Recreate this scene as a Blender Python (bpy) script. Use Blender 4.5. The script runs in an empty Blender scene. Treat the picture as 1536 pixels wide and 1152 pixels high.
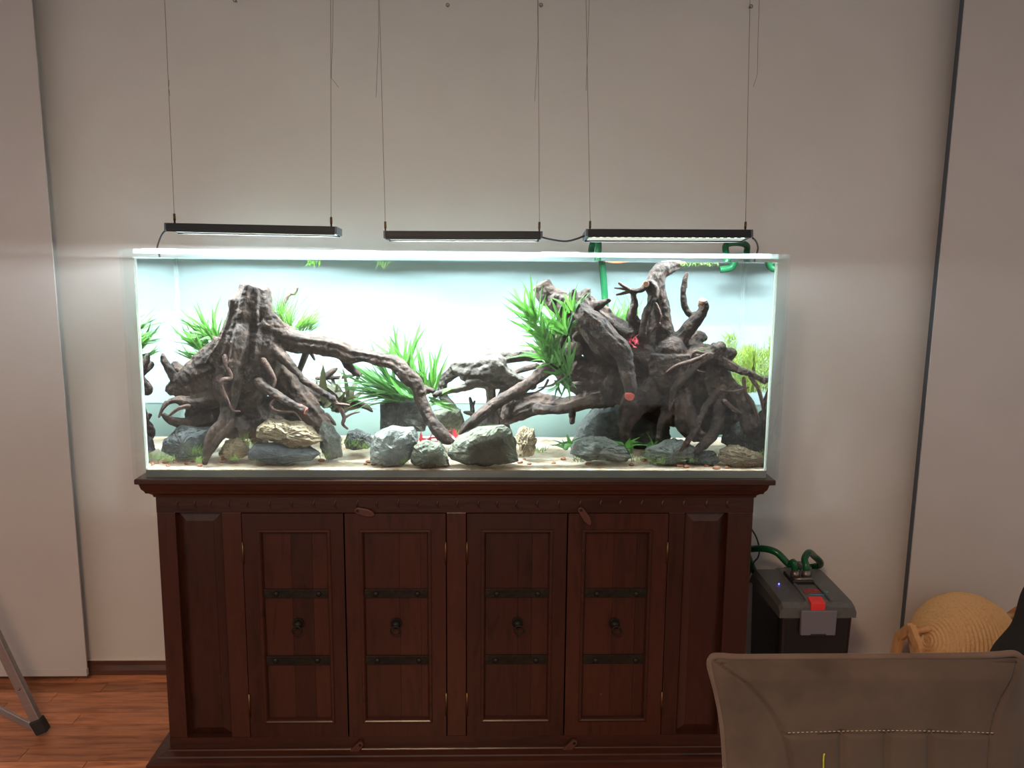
import bpy, math, random
import numpy as np
from mathutils import Vector, Matrix, noise
random.seed(7)
sc = bpy.context.scene
C = sc.collection

# ---------------------------------------------------------------- camera
FPX = 1245.0
CAM = np.array([0.0869, -2.2557, 1.4871])
PITCH, ROLL, YAW = 0.15223, 0.00842, 0.0263
_cy, _sy, _cp, _sp = math.cos(YAW), math.sin(YAW), math.cos(PITCH), math.sin(PITCH)
FW = np.array([_sy * _cp, _cy * _cp, -_sp])
_rt = np.array([_cy, -_sy, 0.0])
_up = np.cross(_rt, FW)
RT = math.cos(ROLL) * _rt + math.sin(ROLL) * _up
UP = -math.sin(ROLL) * _rt + math.cos(ROLL) * _up
cam_data = bpy.data.cameras.new('camera')
cam_data.sensor_width = 36.0
cam_data.lens = FPX / 1536 * 36
cam_data.clip_start = 0.05
cam = bpy.data.objects.new('camera', cam_data)
M = Matrix(((RT[0], UP[0], -FW[0], CAM[0]), (RT[1], UP[1], -FW[1], CAM[1]),
            (RT[2], UP[2], -FW[2], CAM[2]), (0, 0, 0, 1)))
cam.matrix_world = M
C.objects.link(cam)
sc.camera = cam

# ---------------------------------------------------------------- light of the room
world = bpy.data.worlds.new('room_light')
sc.world = world
world.use_nodes = True
bg = world.node_tree.nodes['Background']
bg.inputs['Color'].default_value = (1.0, 0.94, 0.90, 1)
bg.inputs['Strength'].default_value = 0.54
LED_POWER = 54.0
ROOM_LAMP_POWER = 66.0
lamp_data = bpy.data.lights.new('room_lamp', 'AREA')          # ceiling lamp over the table, behind the camera
lamp_data.shape = 'DISK'; lamp_data.size = 0.45; lamp_data.energy = ROOM_LAMP_POWER
lamp_data.color = (1.0, 0.66, 0.42)
room_lamp = bpy.data.objects.new('room_lamp', lamp_data)
room_lamp.location = (-0.35, -2.6, 2.40)
C.objects.link(room_lamp)
sc.view_settings.view_transform = 'Standard'
sc.view_settings.look = 'None'
sc.view_settings.exposure = 0.0
sc.view_settings.gamma = 1.0
sc.view_settings.use_curve_mapping = False
sc.cycles.max_bounces = 14
sc.cycles.transparent_max_bounces = 24
sc.cycles.transmission_bounces = 12
sc.cycles.glossy_bounces = 6
sc.cycles.diffuse_bounces = 5

# ---------------------------------------------------------------- pixel -> ray helpers (1536 x 1152 frame)
def ray(px, py):
    d = FW + RT * (px - 768) / FPX - UP * (py - 576) / FPX
    return d / np.linalg.norm(d)
def hit(px, py, Y):                       # point of the pixel's ray on the vertical plane y = Y
    d = ray(px, py)
    return CAM + d * (Y - CAM[1]) / d[1]
def floor_hit(px, py, z=0.0):
    d = ray(px, py)
    return CAM + d * (z - CAM[2]) / d[2]
WATER_Y = 0.020                           # front face of the water
def wat(px, py, Y):                       # the same, seen through the water (bent by Snell's law at its front)
    d = ray(px, py)
    P = CAM + d * (WATER_Y - CAM[1]) / d[1]
    n = 1.33
    tx, tz = d[0] / n, d[2] / n
    ty = math.sqrt(1 - tx * tx - tz * tz)
    return P + np.array([tx, ty, tz]) * (Y - WATER_Y) / ty
def mpp(px, py, Y, f=wat):                # metres per photo pixel there
    return float(np.linalg.norm(f(px + 1, py, Y) - f(px, py, Y)))

# ---------------------------------------------------------------- materials
def lin(r, g, b):
    f = lambda c: (c / 255 / 12.92) if c / 255 <= 0.04045 else ((c / 255 + 0.055) / 1.055) ** 2.4
    return (f(r), f(g), f(b), 1.0)
class NT:
    def __init__(self, name):
        self.m = bpy.data.materials.new(name); self.m.use_nodes = True
        self.t = self.m.node_tree; self.t.nodes.clear()
        self.out = self.n('ShaderNodeOutputMaterial')
    def n(self, kind, **kw):
        nd = self.t.nodes.new(kind)
        for k, v in kw.items():
            if k in nd.inputs.keys(): nd.inputs[k].default_value = v
            else: setattr(nd, k, v)
        return nd
    def l(self, a, b): self.t.links.new(a, b)
def ramp(nt, fac, stops):
    r = nt.n('ShaderNodeValToRGB')
    el = r.color_ramp.elements
    el[0].position, el[0].color = stops[0]
    el[1].position, el[1].color = stops[-1]
    for p, c in stops[1:-1]:
        e = el.new(p); e.color = c
    nt.l(fac, r.inputs[0])
    return r.outputs[0]
def mat_noise(name, cols, scale=8, detail=6, stretch=(1, 1, 1), rough=0.6, bump=0.0, bump_scale=None,
              per_object=0.0, spec=0.5, coat=0.0, metallic=0.0, distort=0.0, lo=0.3, hi=0.7, sheen=0.0,
              transl=None, coords='Object', bump_dist=0.01):
    nt = NT(name)
    tc = nt.n('ShaderNodeTexCoord'); mp = nt.n('ShaderNodeMapping')
    mp.inputs['Scale'].default_value = stretch
    src = tc.outputs[coords]
    if per_object:
        oi = nt.n('ShaderNodeObjectInfo')
        ad = nt.n('ShaderNodeVectorMath', operation='MULTIPLY_ADD')
        cb = nt.n('ShaderNodeCombineXYZ')
        for k in range(3): nt.l(oi.outputs['Random'], cb.inputs[k])
        ad.inputs[1].default_value = (37, 53, 71)
        nt.l(cb.outputs[0], ad.inputs[0]); nt.l(src, ad.inputs[2]); src = ad.outputs[0]
    nt.l(src, mp.inputs['Vector'])
    nz = nt.n('ShaderNodeTexNoise', Scale=scale, Detail=detail, Distortion=distort)
    nt.l(mp.outputs[0], nz.inputs['Vector'])
    k = len(cols)
    stops = [(lo + (hi - lo) * i / max(1, k - 1), c) for i, c in enumerate(cols)]
    if k == 1: stops = [(0, cols[0]), (1, cols[0])]
    col = ramp(nt, nz.outputs[0], stops)
    if per_object:
        hsv = nt.n('ShaderNodeHueSaturation')
        mr = nt.n('ShaderNodeMapRange'); mr.inputs['To Min'].default_value = 1 - per_object; mr.inputs['To Max'].default_value = 1 + per_object
        nt.l(oi.outputs['Random'], mr.inputs['Value']); nt.l(mr.outputs[0], hsv.inputs['Value'])
        nt.l(col, hsv.inputs['Color']); col = hsv.outputs[0]
    p = nt.n('ShaderNodeBsdfPrincipled')
    p.inputs['Roughness'].default_value = rough
    p.inputs['Metallic'].default_value = metallic
    p.inputs['Specular IOR Level'].default_value = spec
    p.inputs['Coat Weight'].default_value = coat
    p.inputs['Coat Roughness'].default_value = 0.25
    p.inputs['Sheen Weight'].default_value = sheen
    nt.l(col, p.inputs['Base Color'])
    if bump:
        b = nt.n('ShaderNodeBump', Strength=bump, Distance=bump_dist)
        nb = nt.n('ShaderNodeTexNoise', Scale=bump_scale or scale * 3, Detail=8)
        nt.l(mp.outputs[0], nb.inputs['Vector']); nt.l(nb.outputs[0], b.inputs['Height']); nt.l(b.outputs[0], p.inputs['Normal'])
    sh = p.outputs[0]
    if transl:
        tr = nt.n('ShaderNodeBsdfTranslucent'); nt.l(col, tr.inputs['Color'])
        mx = nt.n('ShaderNodeMixShader'); mx.inputs[0].default_value = transl
        nt.l(sh, mx.inputs[1]); nt.l(tr.outputs[0], mx.inputs[2]); sh = mx.outputs[0]
    nt.l(sh, nt.out.inputs['Surface'])
    return nt.m
def mat_plain(name, col, rough=0.5, metallic=0.0, spec=0.5, emit=None, strength=1.0):
    nt = NT(name)
    p = nt.n('ShaderNodeBsdfPrincipled')
    p.inputs['Base Color'].default_value = col
    p.inputs['Roughness'].default_value = rough; p.inputs['Metallic'].default_value = metallic
    p.inputs['Specular IOR Level'].default_value = spec
    if emit:
        p.inputs['Emission Color'].default_value = emit; p.inputs['Emission Strength'].default_value = strength
    nz = nt.n('ShaderNodeTexNoise', Scale=40.0, Detail=3.0)
    mr = nt.n('ShaderNodeMapRange'); mr.inputs['To Min'].default_value = rough * 0.85; mr.inputs['To Max'].default_value = min(1, rough * 1.15)
    nt.l(nz.outputs[0], mr.inputs['Value']); nt.l(mr.outputs[0], p.inputs['Roughness'])
    nt.l(p.outputs[0], nt.out.inputs['Surface'])
    return nt.m
def mat_clear(name, tint, ior=1.33, rough=0.0, thin=True):        # thin clear sheet: see-through with Fresnel gloss, lets light pass
    nt = NT(name)
    tr = nt.n('ShaderNodeBsdfTransparent'); tr.inputs[0].default_value = tint
    gl = nt.n('ShaderNodeBsdfGlossy', Roughness=rough)
    fr = nt.n('ShaderNodeFresnel', IOR=ior)
    if thin:                                            # thin sheet: the same gloss from both sides
        ge = nt.n('ShaderNodeNewGeometry'); mr = nt.n('ShaderNodeMapRange')
        mr.inputs['To Min'].default_value = ior; mr.inputs['To Max'].default_value = 1 / ior
        nt.l(ge.outputs['Backfacing'], mr.inputs['Value']); nt.l(mr.outputs[0], fr.inputs['IOR'])
    mx = nt.n('ShaderNodeMixShader')
    nt.l(fr.outputs[0], mx.inputs[0]); nt.l(tr.outputs[0], mx.inputs[1]); nt.l(gl.outputs[0], mx.inputs[2])
    nt.l(mx.outputs[0], nt.out.inputs['Surface'])
    return nt.m
def mat_refract(name, ior):
    nt = NT(name)
    g = nt.n('ShaderNodeBsdfGlass', IOR=ior, Roughness=0.0)
    nt.l(g.outputs[0], nt.out.inputs['Surface'])
    return nt.m

MT = {}
MT['wall'] = mat_noise('wall_paint', [lin(198, 193, 188), lin(204, 199, 194)], scale=3, rough=0.55, bump=0.04, bump_scale=220)
MT['panel'] = mat_noise('panel_fabric', [lin(184, 177, 173), lin(189, 182, 178)], scale=4, rough=0.5, bump=0.05, bump_scale=300)
MT['ceiling'] = mat_noise('ceiling_paint', [lin(214, 206, 196), lin(220, 212, 202)], scale=3, rough=0.8)
MT['floor'] = mat_noise('laminate_oak', [lin(126, 75, 50), lin(182, 117, 82), lin(206, 136, 95)], scale=7, detail=8, stretch=(1, 7, 7),
                        rough=0.36, bump=0.05, per_object=0.3, distort=0.6, lo=0.25, hi=0.75)
MT['floor_base'] = mat_noise('laminate_joint', [lin(80, 42, 26), lin(120, 66, 42)], scale=7, stretch=(1, 7, 7), rough=0.5)
MT['skirt'] = mat_noise('skirting_wood', [lin(70, 42, 32), lin(92, 56, 42)], scale=8, stretch=(1, 8, 8), rough=0.4)
MT['white_seal'] = mat_plain('white_sealant', lin(215, 205, 195), 0.6)
MT['cab'] = mat_noise('dark_sheesham', [lin(31, 16, 11), lin(58, 29, 20), lin(44, 23, 16)], scale=5, detail=8, stretch=(6, 6, 1),
                      rough=0.30, bump=0.06, per_object=0.25, distort=0.8, lo=0.2, hi=0.8, spec=0.45)
MT['cab_h'] = mat_noise('dark_sheesham_rail', [lin(31, 16, 11), lin(58, 29, 20), lin(44, 23, 16)], scale=5, detail=8, stretch=(1, 6, 6),
                        rough=0.30, bump=0.06, per_object=0.12, distort=0.8, lo=0.2, hi=0.8, spec=0.45)
MT['latch'] = mat_noise('worn_latch_wood', [lin(66, 36, 26), lin(88, 48, 34)], scale=25, stretch=(1, 1, 1), rough=0.45)
MT['iron'] = mat_noise('black_iron', [lin(30, 28, 25), lin(50, 45, 38)], scale=30, rough=0.5, metallic=0.7, bump=0.2)
MT['brass'] = mat_noise('brass', [lin(92, 70, 44), lin(118, 92, 60)], scale=30, rough=0.35, metallic=0.9)
MT['acrylic'] = mat_clear('clear_acrylic', (0.965, 0.98, 0.975, 1), 1.25)
MT['acrylic_edge'] = mat_noise('polished_acrylic_edge', [lin(222, 232, 226), lin(246, 249, 240)], scale=6, rough=0.3, transl=0.5)
def mat_acrylic_block():
    nt = NT('acrylic_block')
    tr = nt.n('ShaderNodeBsdfTransparent'); tr.inputs[0].default_value = (0.9, 0.94, 0.93, 1)
    df = nt.n('ShaderNodeBsdfTranslucent'); df.inputs[0].default_value = (0.85, 0.92, 0.92, 1)
    d2 = nt.n('ShaderNodeBsdfDiffuse'); d2.inputs[0].default_value = (0.85, 0.92, 0.92, 1)
    nz = nt.n('ShaderNodeTexNoise', Scale=14.0, Detail=3.0)
    mr = nt.n('ShaderNodeMapRange'); mr.inputs['To Min'].default_value = 0.03; mr.inputs['To Max'].default_value = 0.16
    nt.l(nz.outputs[0], mr.inputs['Value'])
    ad = nt.n('ShaderNodeMixShader'); ad.inputs[0].default_value = 0.5
    nt.l(df.outputs[0], ad.inputs[1]); nt.l(d2.outputs[0], ad.inputs[2])
    mx = nt.n('ShaderNodeMixShader')
    nt.l(mr.outputs[0], mx.inputs[0]); nt.l(tr.outputs[0], mx.inputs[1]); nt.l(ad.outputs[0], mx.inputs[2])
    nt.l(mx.outputs[0], nt.out.inputs['Surface'])
    return nt.m
MT['acrylic_block'] = mat_acrylic_block()
MT['acrylic_base'] = mat_noise('acrylic_base_reflection', [lin(120, 134, 138), lin(160, 172, 172)], scale=4, stretch=(1, 4, 4), rough=0.15, transl=0.4)  # pale grey paints in the bright reflection along the tank's lower edge
def mat_film(name='frosted_back_film', c=(0.49, 0.55, 0.57, 1)):
    nt = NT(name)
    tr = nt.n('ShaderNodeBsdfTransparent'); tr.inputs[0].default_value = (0.9, 0.97, 0.96, 1)
    df = nt.n('ShaderNodeBsdfDiffuse'); df.inputs[0].default_value = c
    tl = nt.n('ShaderNodeBsdfTranslucent'); tl.inputs[0].default_value = (0.78, 0.9, 0.89, 1)
    m1 = nt.n('ShaderNodeMixShader'); m1.inputs[0].default_value = 0.3
    nt.l(df.outputs[0], m1.inputs[1]); nt.l(tl.outputs[0], m1.inputs[2])
    nz = nt.n('ShaderNodeTexNoise', Scale=5.0, Detail=4.0)
    mr = nt.n('ShaderNodeMapRange'); mr.inputs['To Min'].default_value = 0.86; mr.inputs['To Max'].default_value = 0.92
    nt.l(nz.outputs[0], mr.inputs['Value'])
    mx = nt.n('ShaderNodeMixShader'); nt.l(mr.outputs[0], mx.inputs[0])
    nt.l(tr.outputs[0], mx.inputs[1]); nt.l(m1.outputs[0], mx.inputs[2])
    nt.l(mx.outputs[0], nt.out.inputs['Surface'])
    return nt.m
MT['film'] = mat_film()
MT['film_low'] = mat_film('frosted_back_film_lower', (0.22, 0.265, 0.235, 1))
MT['water_front'] = mat_refract('water_refracting', 1.33)
MT['water_thin'] = mat_clear('water_surface', (0.985, 0.997, 0.993, 1), 1.062, thin=False)
MT['sand'] = mat_noise('pale_sand', [lin(186, 154, 120), lin(228, 206, 178), lin(248, 238, 222)], scale=26, detail=10, rough=0.95, bump=0.5,
                       bump_scale=420, lo=0.3, hi=0.68, bump_dist=0.004)
MT['wood'] = mat_noise('driftwood_bark', [lin(17, 12, 10), lin(34, 26, 21), lin(58, 45, 37), lin(25, 19, 16)], scale=18, detail=10, rough=0.85, bump=0.9,
                       bump_scale=70, distort=1.0, lo=0.25, hi=0.78, bump_dist=0.008, spec=0.2)
MT['wood_grey'] = mat_noise('driftwood_grey_bark', [lin(29, 25, 23), lin(52, 47, 42), lin(69, 64, 57), lin(39, 34, 30)], scale=16, detail=10, rough=0.88,
                            bump=0.9, bump_scale=80, distort=1.0, lo=0.25, hi=0.78, bump_dist=0.008, spec=0.2)
MT['root'] = mat_noise('driftwood_root', [lin(42, 29, 24), lin(68, 50, 42), lin(52, 38, 32)], scale=40, detail=8, rough=0.8, bump=0.5, spec=0.2)
MT['cut'] = mat_noise('fresh_cut_wood', [lin(150, 62, 52), lin(178, 92, 78)], scale=40, rough=0.8, bump=0.4)
MT['cut_pale'] = mat_noise('pale_cut_wood', [lin(150, 112, 90), lin(186, 146, 120)], scale=40, rough=0.8, bump=0.4)
def rockmat(n, cols, **kw):
    return mat_noise(n, cols, scale=kw.pop('scale', 22), detail=10, rough=0.9, bump=0.9, bump_scale=kw.pop('bs', 90), lo=0.25, hi=0.75, bump_dist=0.006, spec=0.25, **kw)
MT['rk_slate'] = rockmat('slate_grey', [lin(40, 42, 42), lin(60, 63, 62), lin(82, 84, 80)])
MT['rk_dark'] = rockmat('dark_stone', [lin(34, 36, 34), lin(51, 53, 50), lin(65, 66, 62)])
MT['rk_tan'] = rockmat('tan_layered_stone', [lin(69, 55, 40), lin(99, 86, 65), lin(79, 74, 61)], stretch=(1, 1, 3.5))
MT['rk_green'] = rockmat('green_grey_stone', [lin(54, 58, 49), lin(77, 79, 66), lin(92, 90, 73)])
MT['rk_grey'] = rockmat('mid_grey_stone', [lin(63, 66, 62), lin(87, 90, 84), lin(104, 104, 96)])
MT['rk_holey'] = rockmat('holey_tan_stone', [lin(55, 45, 33), lin(112, 99, 77), lin(129, 119, 96)], scale=40)
MT['pebble'] = mat_noise('brown_pebble', [lin(120, 74, 50), lin(157, 110, 82)], scale=30, rough=0.7, per_object=0.3)
MT['fern'] = mat_noise('fern_leaf', [lin(44, 88, 30), lin(86, 138, 52)], scale=14, rough=0.5, transl=0.45, per_object=0.25)
MT['fern_dark'] = mat_noise('dark_fern_leaf', [lin(34, 70, 28), lin(62, 108, 44)], scale=14, rough=0.5, transl=0.4, per_object=0.25)
MT['grass'] = mat_noise('thin_grass_leaf', [lin(60, 104, 36), lin(108, 150, 62)], scale=20, rough=0.5, transl=0.35)
MT['tuft'] = mat_noise('tuft_leaf', [lin(70, 104, 44), lin(124, 150, 72)], scale=40, rough=0.6, transl=0.4)
MT['moss'] = mat_noise('yellow_moss', [lin(128, 156, 60), lin(182, 200, 104)], scale=30, rough=0.7, transl=0.5)
MT['crypt'] = mat_noise('brown_green_leaf', [lin(40, 38, 22), lin(62, 64, 36)], scale=18, rough=0.5, transl=0.3, per_object=0.3)
MT['redplant'] = mat_noise('red_leaf', [lin(150, 34, 52), lin(206, 70, 84)], scale=30, rough=0.5, transl=0.35, per_object=0.3)
MT['dry_leaf'] = mat_noise('dry_brown_leaf', [lin(128, 66, 42), lin(172, 104, 72)], scale=20, rough=0.7, transl=0.3)
MT['alu_black'] = mat_plain('black_aluminium', lin(26, 27, 30), 0.45, 0.4)
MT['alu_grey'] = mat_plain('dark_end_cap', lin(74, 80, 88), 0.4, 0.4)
MT['cable'] = mat_plain('black_cable', lin(28, 28, 32), 0.5)
MT['wire'] = mat_plain('steel_wire', lin(96, 88, 80), 0.4, 0.6)
MT['steel'] = mat_plain('screw_steel', lin(120, 112, 104), 0.35, 0.8)
MT['led'] = mat_plain('led_emitter', lin(240, 246, 255), 0.4, emit=(0.86, 0.93, 1.0, 1), strength=14.0)
MT['hose'] = mat_noise('green_hose', [lin(12, 70, 40), lin(20, 92, 54)], scale=10, rough=0.22, transl=0.15)
MT['filt_lid'] = mat_noise('filter_dark_grey_plastic', [lin(78, 78, 78), lin(88, 88, 87)], scale=60, rough=0.5, bump=0.1, bump_scale=500)
MT['filt_body'] = mat_plain('filter_black_plastic', lin(24, 23, 24), 0.35)
MT['filt_grey'] = mat_plain('filter_grey_clip', lin(104, 102, 110), 0.45)
MT['filt_red'] = mat_plain('filter_red_button', lin(214, 44, 40), 0.4)
MT['print_red'] = mat_plain('red_print', lin(196, 50, 52), 0.5)
MT['print_blue'] = mat_plain('blue_print', lin(70, 150, 178), 0.5)
MT['led_blue'] = mat_plain('blue_indicator', lin(60, 70, 255), 0.4, emit=(0.08, 0.1, 1.0, 1), strength=6.0)
MT['suede'] = mat_noise('taupe_suede', [lin(60, 51, 46), lin(80, 69, 62), lin(70, 60, 54)], scale=6, detail=8, rough=0.95, bump=0.12, bump_scale=350,
                        sheen=0.08, spec=0.2, bump_dist=0.002)
MT['suede_pipe'] = mat_noise('taupe_piping', [lin(84, 70, 62), lin(98, 83, 75)], scale=20, rough=0.9, sheen=0.12, spec=0.2)
MT['seam'] = mat_plain('dark_seam', lin(62, 48, 44), 0.95)
MT['thread'] = mat_plain('pale_thread', lin(160, 142, 128), 0.9)
MT['chair_leg'] = mat_plain('black_steel_leg', lin(24, 24, 24), 0.5, 0.4)
MT['rope'] = mat_noise('sisal_rope', [lin(188, 148, 102), lin(208, 168, 120), lin(198, 158, 110)], scale=110, detail=8, rough=0.95, bump=0.6, bump_scale=160, bump_dist=0.003)
MT['pine'] = mat_noise('pine_wood', [lin(180, 130, 84), lin(206, 156, 106)], scale=8, stretch=(6, 6, 1), rough=0.6)
MT['black_cloth'] = mat_noise('black_cloth', [lin(24, 22, 22), lin(34, 31, 30)], scale=14, rough=0.95, bump=0.3)
MT['alu_silver'] = mat_noise('brushed_aluminium', [lin(160, 156, 158), lin(168, 164, 166)], scale=20, stretch=(1, 1, 6), rough=0.38, metallic=0.8)
MT['rubber'] = mat_plain('black_rubber', lin(36, 33, 30), 0.8)
MT['lamp_white'] = mat_plain('lamp_shade_white', lin(235, 228, 215), 0.6)

# ---------------------------------------------------------------- mesh helpers
class MB:
    def __init__(self): self.v = []; self.f = []; self.s = []
    def add(self, vs, fs, smooth=False):
        k = len(self.v)
        self.v += [tuple(float(c) for c in p) for p in vs]
        for f in fs: self.f.append(tuple(i + k for i in f)); self.s.append(smooth)
        return self
    def box(self, x0, x1, y0, y1, z0, z1):
        vs = [(x, y, z) for z in (z0, z1) for y in (y0, y1) for x in (x0, x1)]
        return self.add(vs, [(0, 2, 3, 1), (4, 5, 7, 6), (0, 1, 5, 4), (2, 6, 7, 3), (0, 4, 6, 2), (1, 3, 7, 5)])
    def bar(self, a, b, w, t, up=(0, 0, 1)):          # rectangular bar from a to b
        a, b = Vector(a), Vector(b); d = (b - a).normalized()
        s = d.cross(Vector(up)); s = s.normalized() if s.length > 1e-5 else Vector((1, 0, 0)); u = s.cross(d)
        vs = [p + s * i * w / 2 + u * j * t / 2 for p in (a, b) for i, j in ((-1, -1), (1, -1), (1, 1), (-1, 1))]
        return self.add(vs, [(3, 2, 1, 0), (4, 5, 6, 7), (0, 1, 5, 4), (1, 2, 6, 5), (2, 3, 7, 6), (3, 0, 4, 7)])
    def tube(self, pts, rad, seg=8, caps=True, mod=None, smooth=True, flat=None):
        P = [Vector(p) for p in pts]; n = len(P)
        R = [rad] * n if not hasattr(rad, '__len__') else list(rad)
        T = [(P[min(i + 1, n - 1)] - P[max(i - 1, 0)]).normalized() for i in range(n)]
        ref = Vector((0, 0, 1)) if abs(T[0].z) < 0.9 else Vector((0, 1, 0))
        N = (ref - T[0] * ref.dot(T[0])).normalized()
        vs = []
        for i in range(n):
            N = N - T[i] * N.dot(T[i]); N.normalize(); B = T[i].cross(N)
            for k in range(seg):
                a = 2 * math.pi * k / seg
                r = R[i] * (mod(i, k) if mod else 1)
                vs.append(P[i] + N * math.cos(a) * r + B * math.sin(a) * r * (flat or 1))
        fs = [(i * seg + k, i * seg + (k + 1) % seg, (i + 1) * seg + (k + 1) % seg, (i + 1) * seg + k) for i in range(n - 1) for k in range(seg)]
        self.add(vs, fs, smooth)
        if caps:
            k0 = len(self.v) - n * seg
            self.f.append(tuple(k0 + k for k in reversed(range(seg)))); self.s.append(False)
            self.f.append(tuple(k0 + (n - 1) * seg + k for k in range(seg))); self.s.append(False)
        return self
    def sphere(self, c, r, seg=16, rings=10, sc_=(1, 1, 1), top=None):
        vs = []; fs = []
        for i in range(rings + 1):
            t = math.pi * i / rings
            for k in range(seg):
                a = 2 * math.pi * k / seg
                vs.append((c[0] + r * sc_[0] * math.sin(t) * math.cos(a), c[1] + r * sc_[1] * math.sin(t) * math.sin(a), c[2] + r * sc_[2] * math.cos(t)))
        for i in range(rings):
            for k in range(seg):
                q = (i * seg + k, (i + 1) * seg + k, (i + 1) * seg + (k + 1) % seg, i * seg + (k + 1) % seg)
                if i == 0: q = (q[0], q[1], q[2])
                elif i == rings - 1: q = (q[0], q[1], q[3])
                fs.append(q)
        return self.add(vs, fs, True)
    def torus(self, c, R, r, axis='y', seg=20, s2=8, tilt=0.0):
        pts = []
        for i in range(seg):
            a = 2 * math.pi * i / seg
            u, w = math.cos(a) * R, math.sin(a) * R
            pts.append((c[0] + u, c[1] - w * math.sin(tilt), c[2] + w * math.cos(tilt)) if axis == 'y' else (c[0] + u, c[1] + w, c[2]))
        vs = []; n = seg
        for i in range(n):
            p = Vector(pts[i]); o = (p - Vector(c)).normalized()
            t = (Vector(pts[(i + 1) % n]) - Vector(pts[i - 1])).normalized(); b = t.cross(o)
            for k in range(s2):
                a = 2 * math.pi * k / s2; vs.append(p + o * math.cos(a) * r + b * math.sin(a) * r)
        fs = [(i * s2 + k, i * s2 + (k + 1) % s2, ((i + 1) % n) * s2 + (k + 1) % s2, ((i + 1) % n) * s2 + k) for i in range(n) for k in range(s2)]
        return self.add(vs, fs, True)
    def prism(self, poly, y0, y1):                      # polygon in x/z (counter-clockwise from the front), extruded in y
        n = len(poly)
        vs = [(p[0], y0, p[1]) for p in poly] + [(p[0], y1, p[1]) for p in poly]
        fs = [tuple(range(n)), tuple(reversed(range(n, 2 * n)))] + [(i, i + n, (i + 1) % n + n, (i + 1) % n) for i in range(n)]
        return self.add(vs, fs)
    def mitre(self, prof, xl, xr, yf, yb):              # moulding run round the left, front and right of a carcass
        m = len(prof); vs = []
        for path in range(4):
            for d, z in prof:
                x = xl - d if path < 2 else xr + d
                y = yb if path in (0, 3) else yf - d
                vs.append((x, y, z))
        fs = [(p * m + i, p * m + (i + 1) % m, (p + 1) * m + (i + 1) % m, (p + 1) * m + i) for p in range(3) for i in range(m)]
        fs += [tuple(reversed(range(m))), tuple(range(3 * m, 4 * m))]
        return self.add(vs, fs)
    def xf(self, mt):
        self.v = [tuple(mt @ Vector(p)) for p in self.v]; return self

WL = {}                                                 # world location of every object made here
def link(o, parent, wl):
    C.objects.link(o)
    WL[o.name] = Vector(wl)
    if parent is not None:
        o.parent = parent; o.location = Vector(wl) - WL[parent.name]
    else: o.location = Vector(wl)
    return o
def mesh_obj(name, me, parent=None, wl=(0, 0, 0)):
    return link(bpy.data.objects.new(name, me), parent, wl)
def obj(name, mb, m, parent=None, bevel=0.0, origin=None):
    vs = np.array(mb.v); lo, hi = vs.min(0), vs.max(0)
    c = np.array(origin) if origin is not None else np.array([(lo[0] + hi[0]) / 2, (lo[1] + hi[1]) / 2, lo[2]])
    me = bpy.data.meshes.new(name)
    me.from_pydata([tuple(p) for p in (vs - c)], [], mb.f)
    me.polygons.foreach_set('use_smooth', mb.s)
    me.materials.append(MT[m] if isinstance(m, str) else m)
    me.update()
    o = mesh_obj(name, me, parent, c)
    if bevel:
        b = o.modifiers.new('bevel', 'BEVEL'); b.width = bevel; b.segments = 2; b.limit_method = 'ANGLE'
    return o
def tag(o, label=None, cat=None, group=None, kind=None):
    if label: o['label'] = label
    if cat: o['category'] = cat
    if group: o['group'] = group
    if kind: o['kind'] = kind
    return o
def thing(name, label, cat, loc, group=None):
    o = bpy.data.objects.new(name, None); o.empty_display_size = 0.05
    link(o, None, loc)
    return tag(o, label, cat, group)
def smooth_path(pts, n=6):                              # Catmull-Rom through tuples of any length
    P = [np.array(p, float) for p in pts]
    if len(P) < 3: n = max(n, 4)
    out = []
    for i in range(len(P) - 1):
        p0, p1, p2, p3 = P[max(i - 1, 0)], P[i], P[i + 1], P[min(i + 2, len(P) - 1)]
        for k in range(n):
            t = k / n
            out.append(0.5 * ((2 * p1) + (-p0 + p2) * t + (2 * p0 - 5 * p1 + 4 * p2 - p3) * t * t + (-p0 + 3 * p1 - 3 * p2 + p3) * t ** 3))
    out.append(P[-1])
    return out

# ---------------------------------------------------------------- the room
WALL_Y = 0.565
tag(obj('wall_back', MB().box(-3.2, 3.2, WALL_Y, WALL_Y + 0.12, -0.02, 2.62), 'wall'), kind='structure')
tag(obj('ceiling', MB().box(-3.2, 3.2, -3.6, WALL_Y + 0.12, 2.62, 2.70), 'ceiling'), kind='structure')
base = MB()
base.add([(x, y, z) for x in (-3.2, 3.2) for y, z in ((WALL_Y, 0), (WALL_Y - 0.018, 0), (WALL_Y - 0.018, 0.018), (WALL_Y - 0.010, 0.034), (WALL_Y - 0.010, 0.046), (WALL_Y, 0.05))],
         [(i, (i + 1) % 6, 6 + (i + 1) % 6, 6 + i) for i in range(6)] + [tuple(reversed(range(6))), tuple(range(6, 12))])
bb = tag(obj('baseboard_back', base, 'skirt'), kind='structure')
obj('sealant_line', MB().box(-3.2, 3.2, WALL_Y - 0.006, WALL_Y + 0.002, 0.049, 0.053), 'white_seal', bb)
fl = tag(obj('floor', MB().box(-3.2, 3.2, -3.6, WALL_Y + 0.1, -0.03, -0.0025), 'floor_base'), kind='structure')
rng = random.Random(3)
strip_edges = [WALL_Y - 0.002]
while strip_edges[-1] > -0.75: strip_edges.append(strip_edges[-1] - 0.066)
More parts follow.
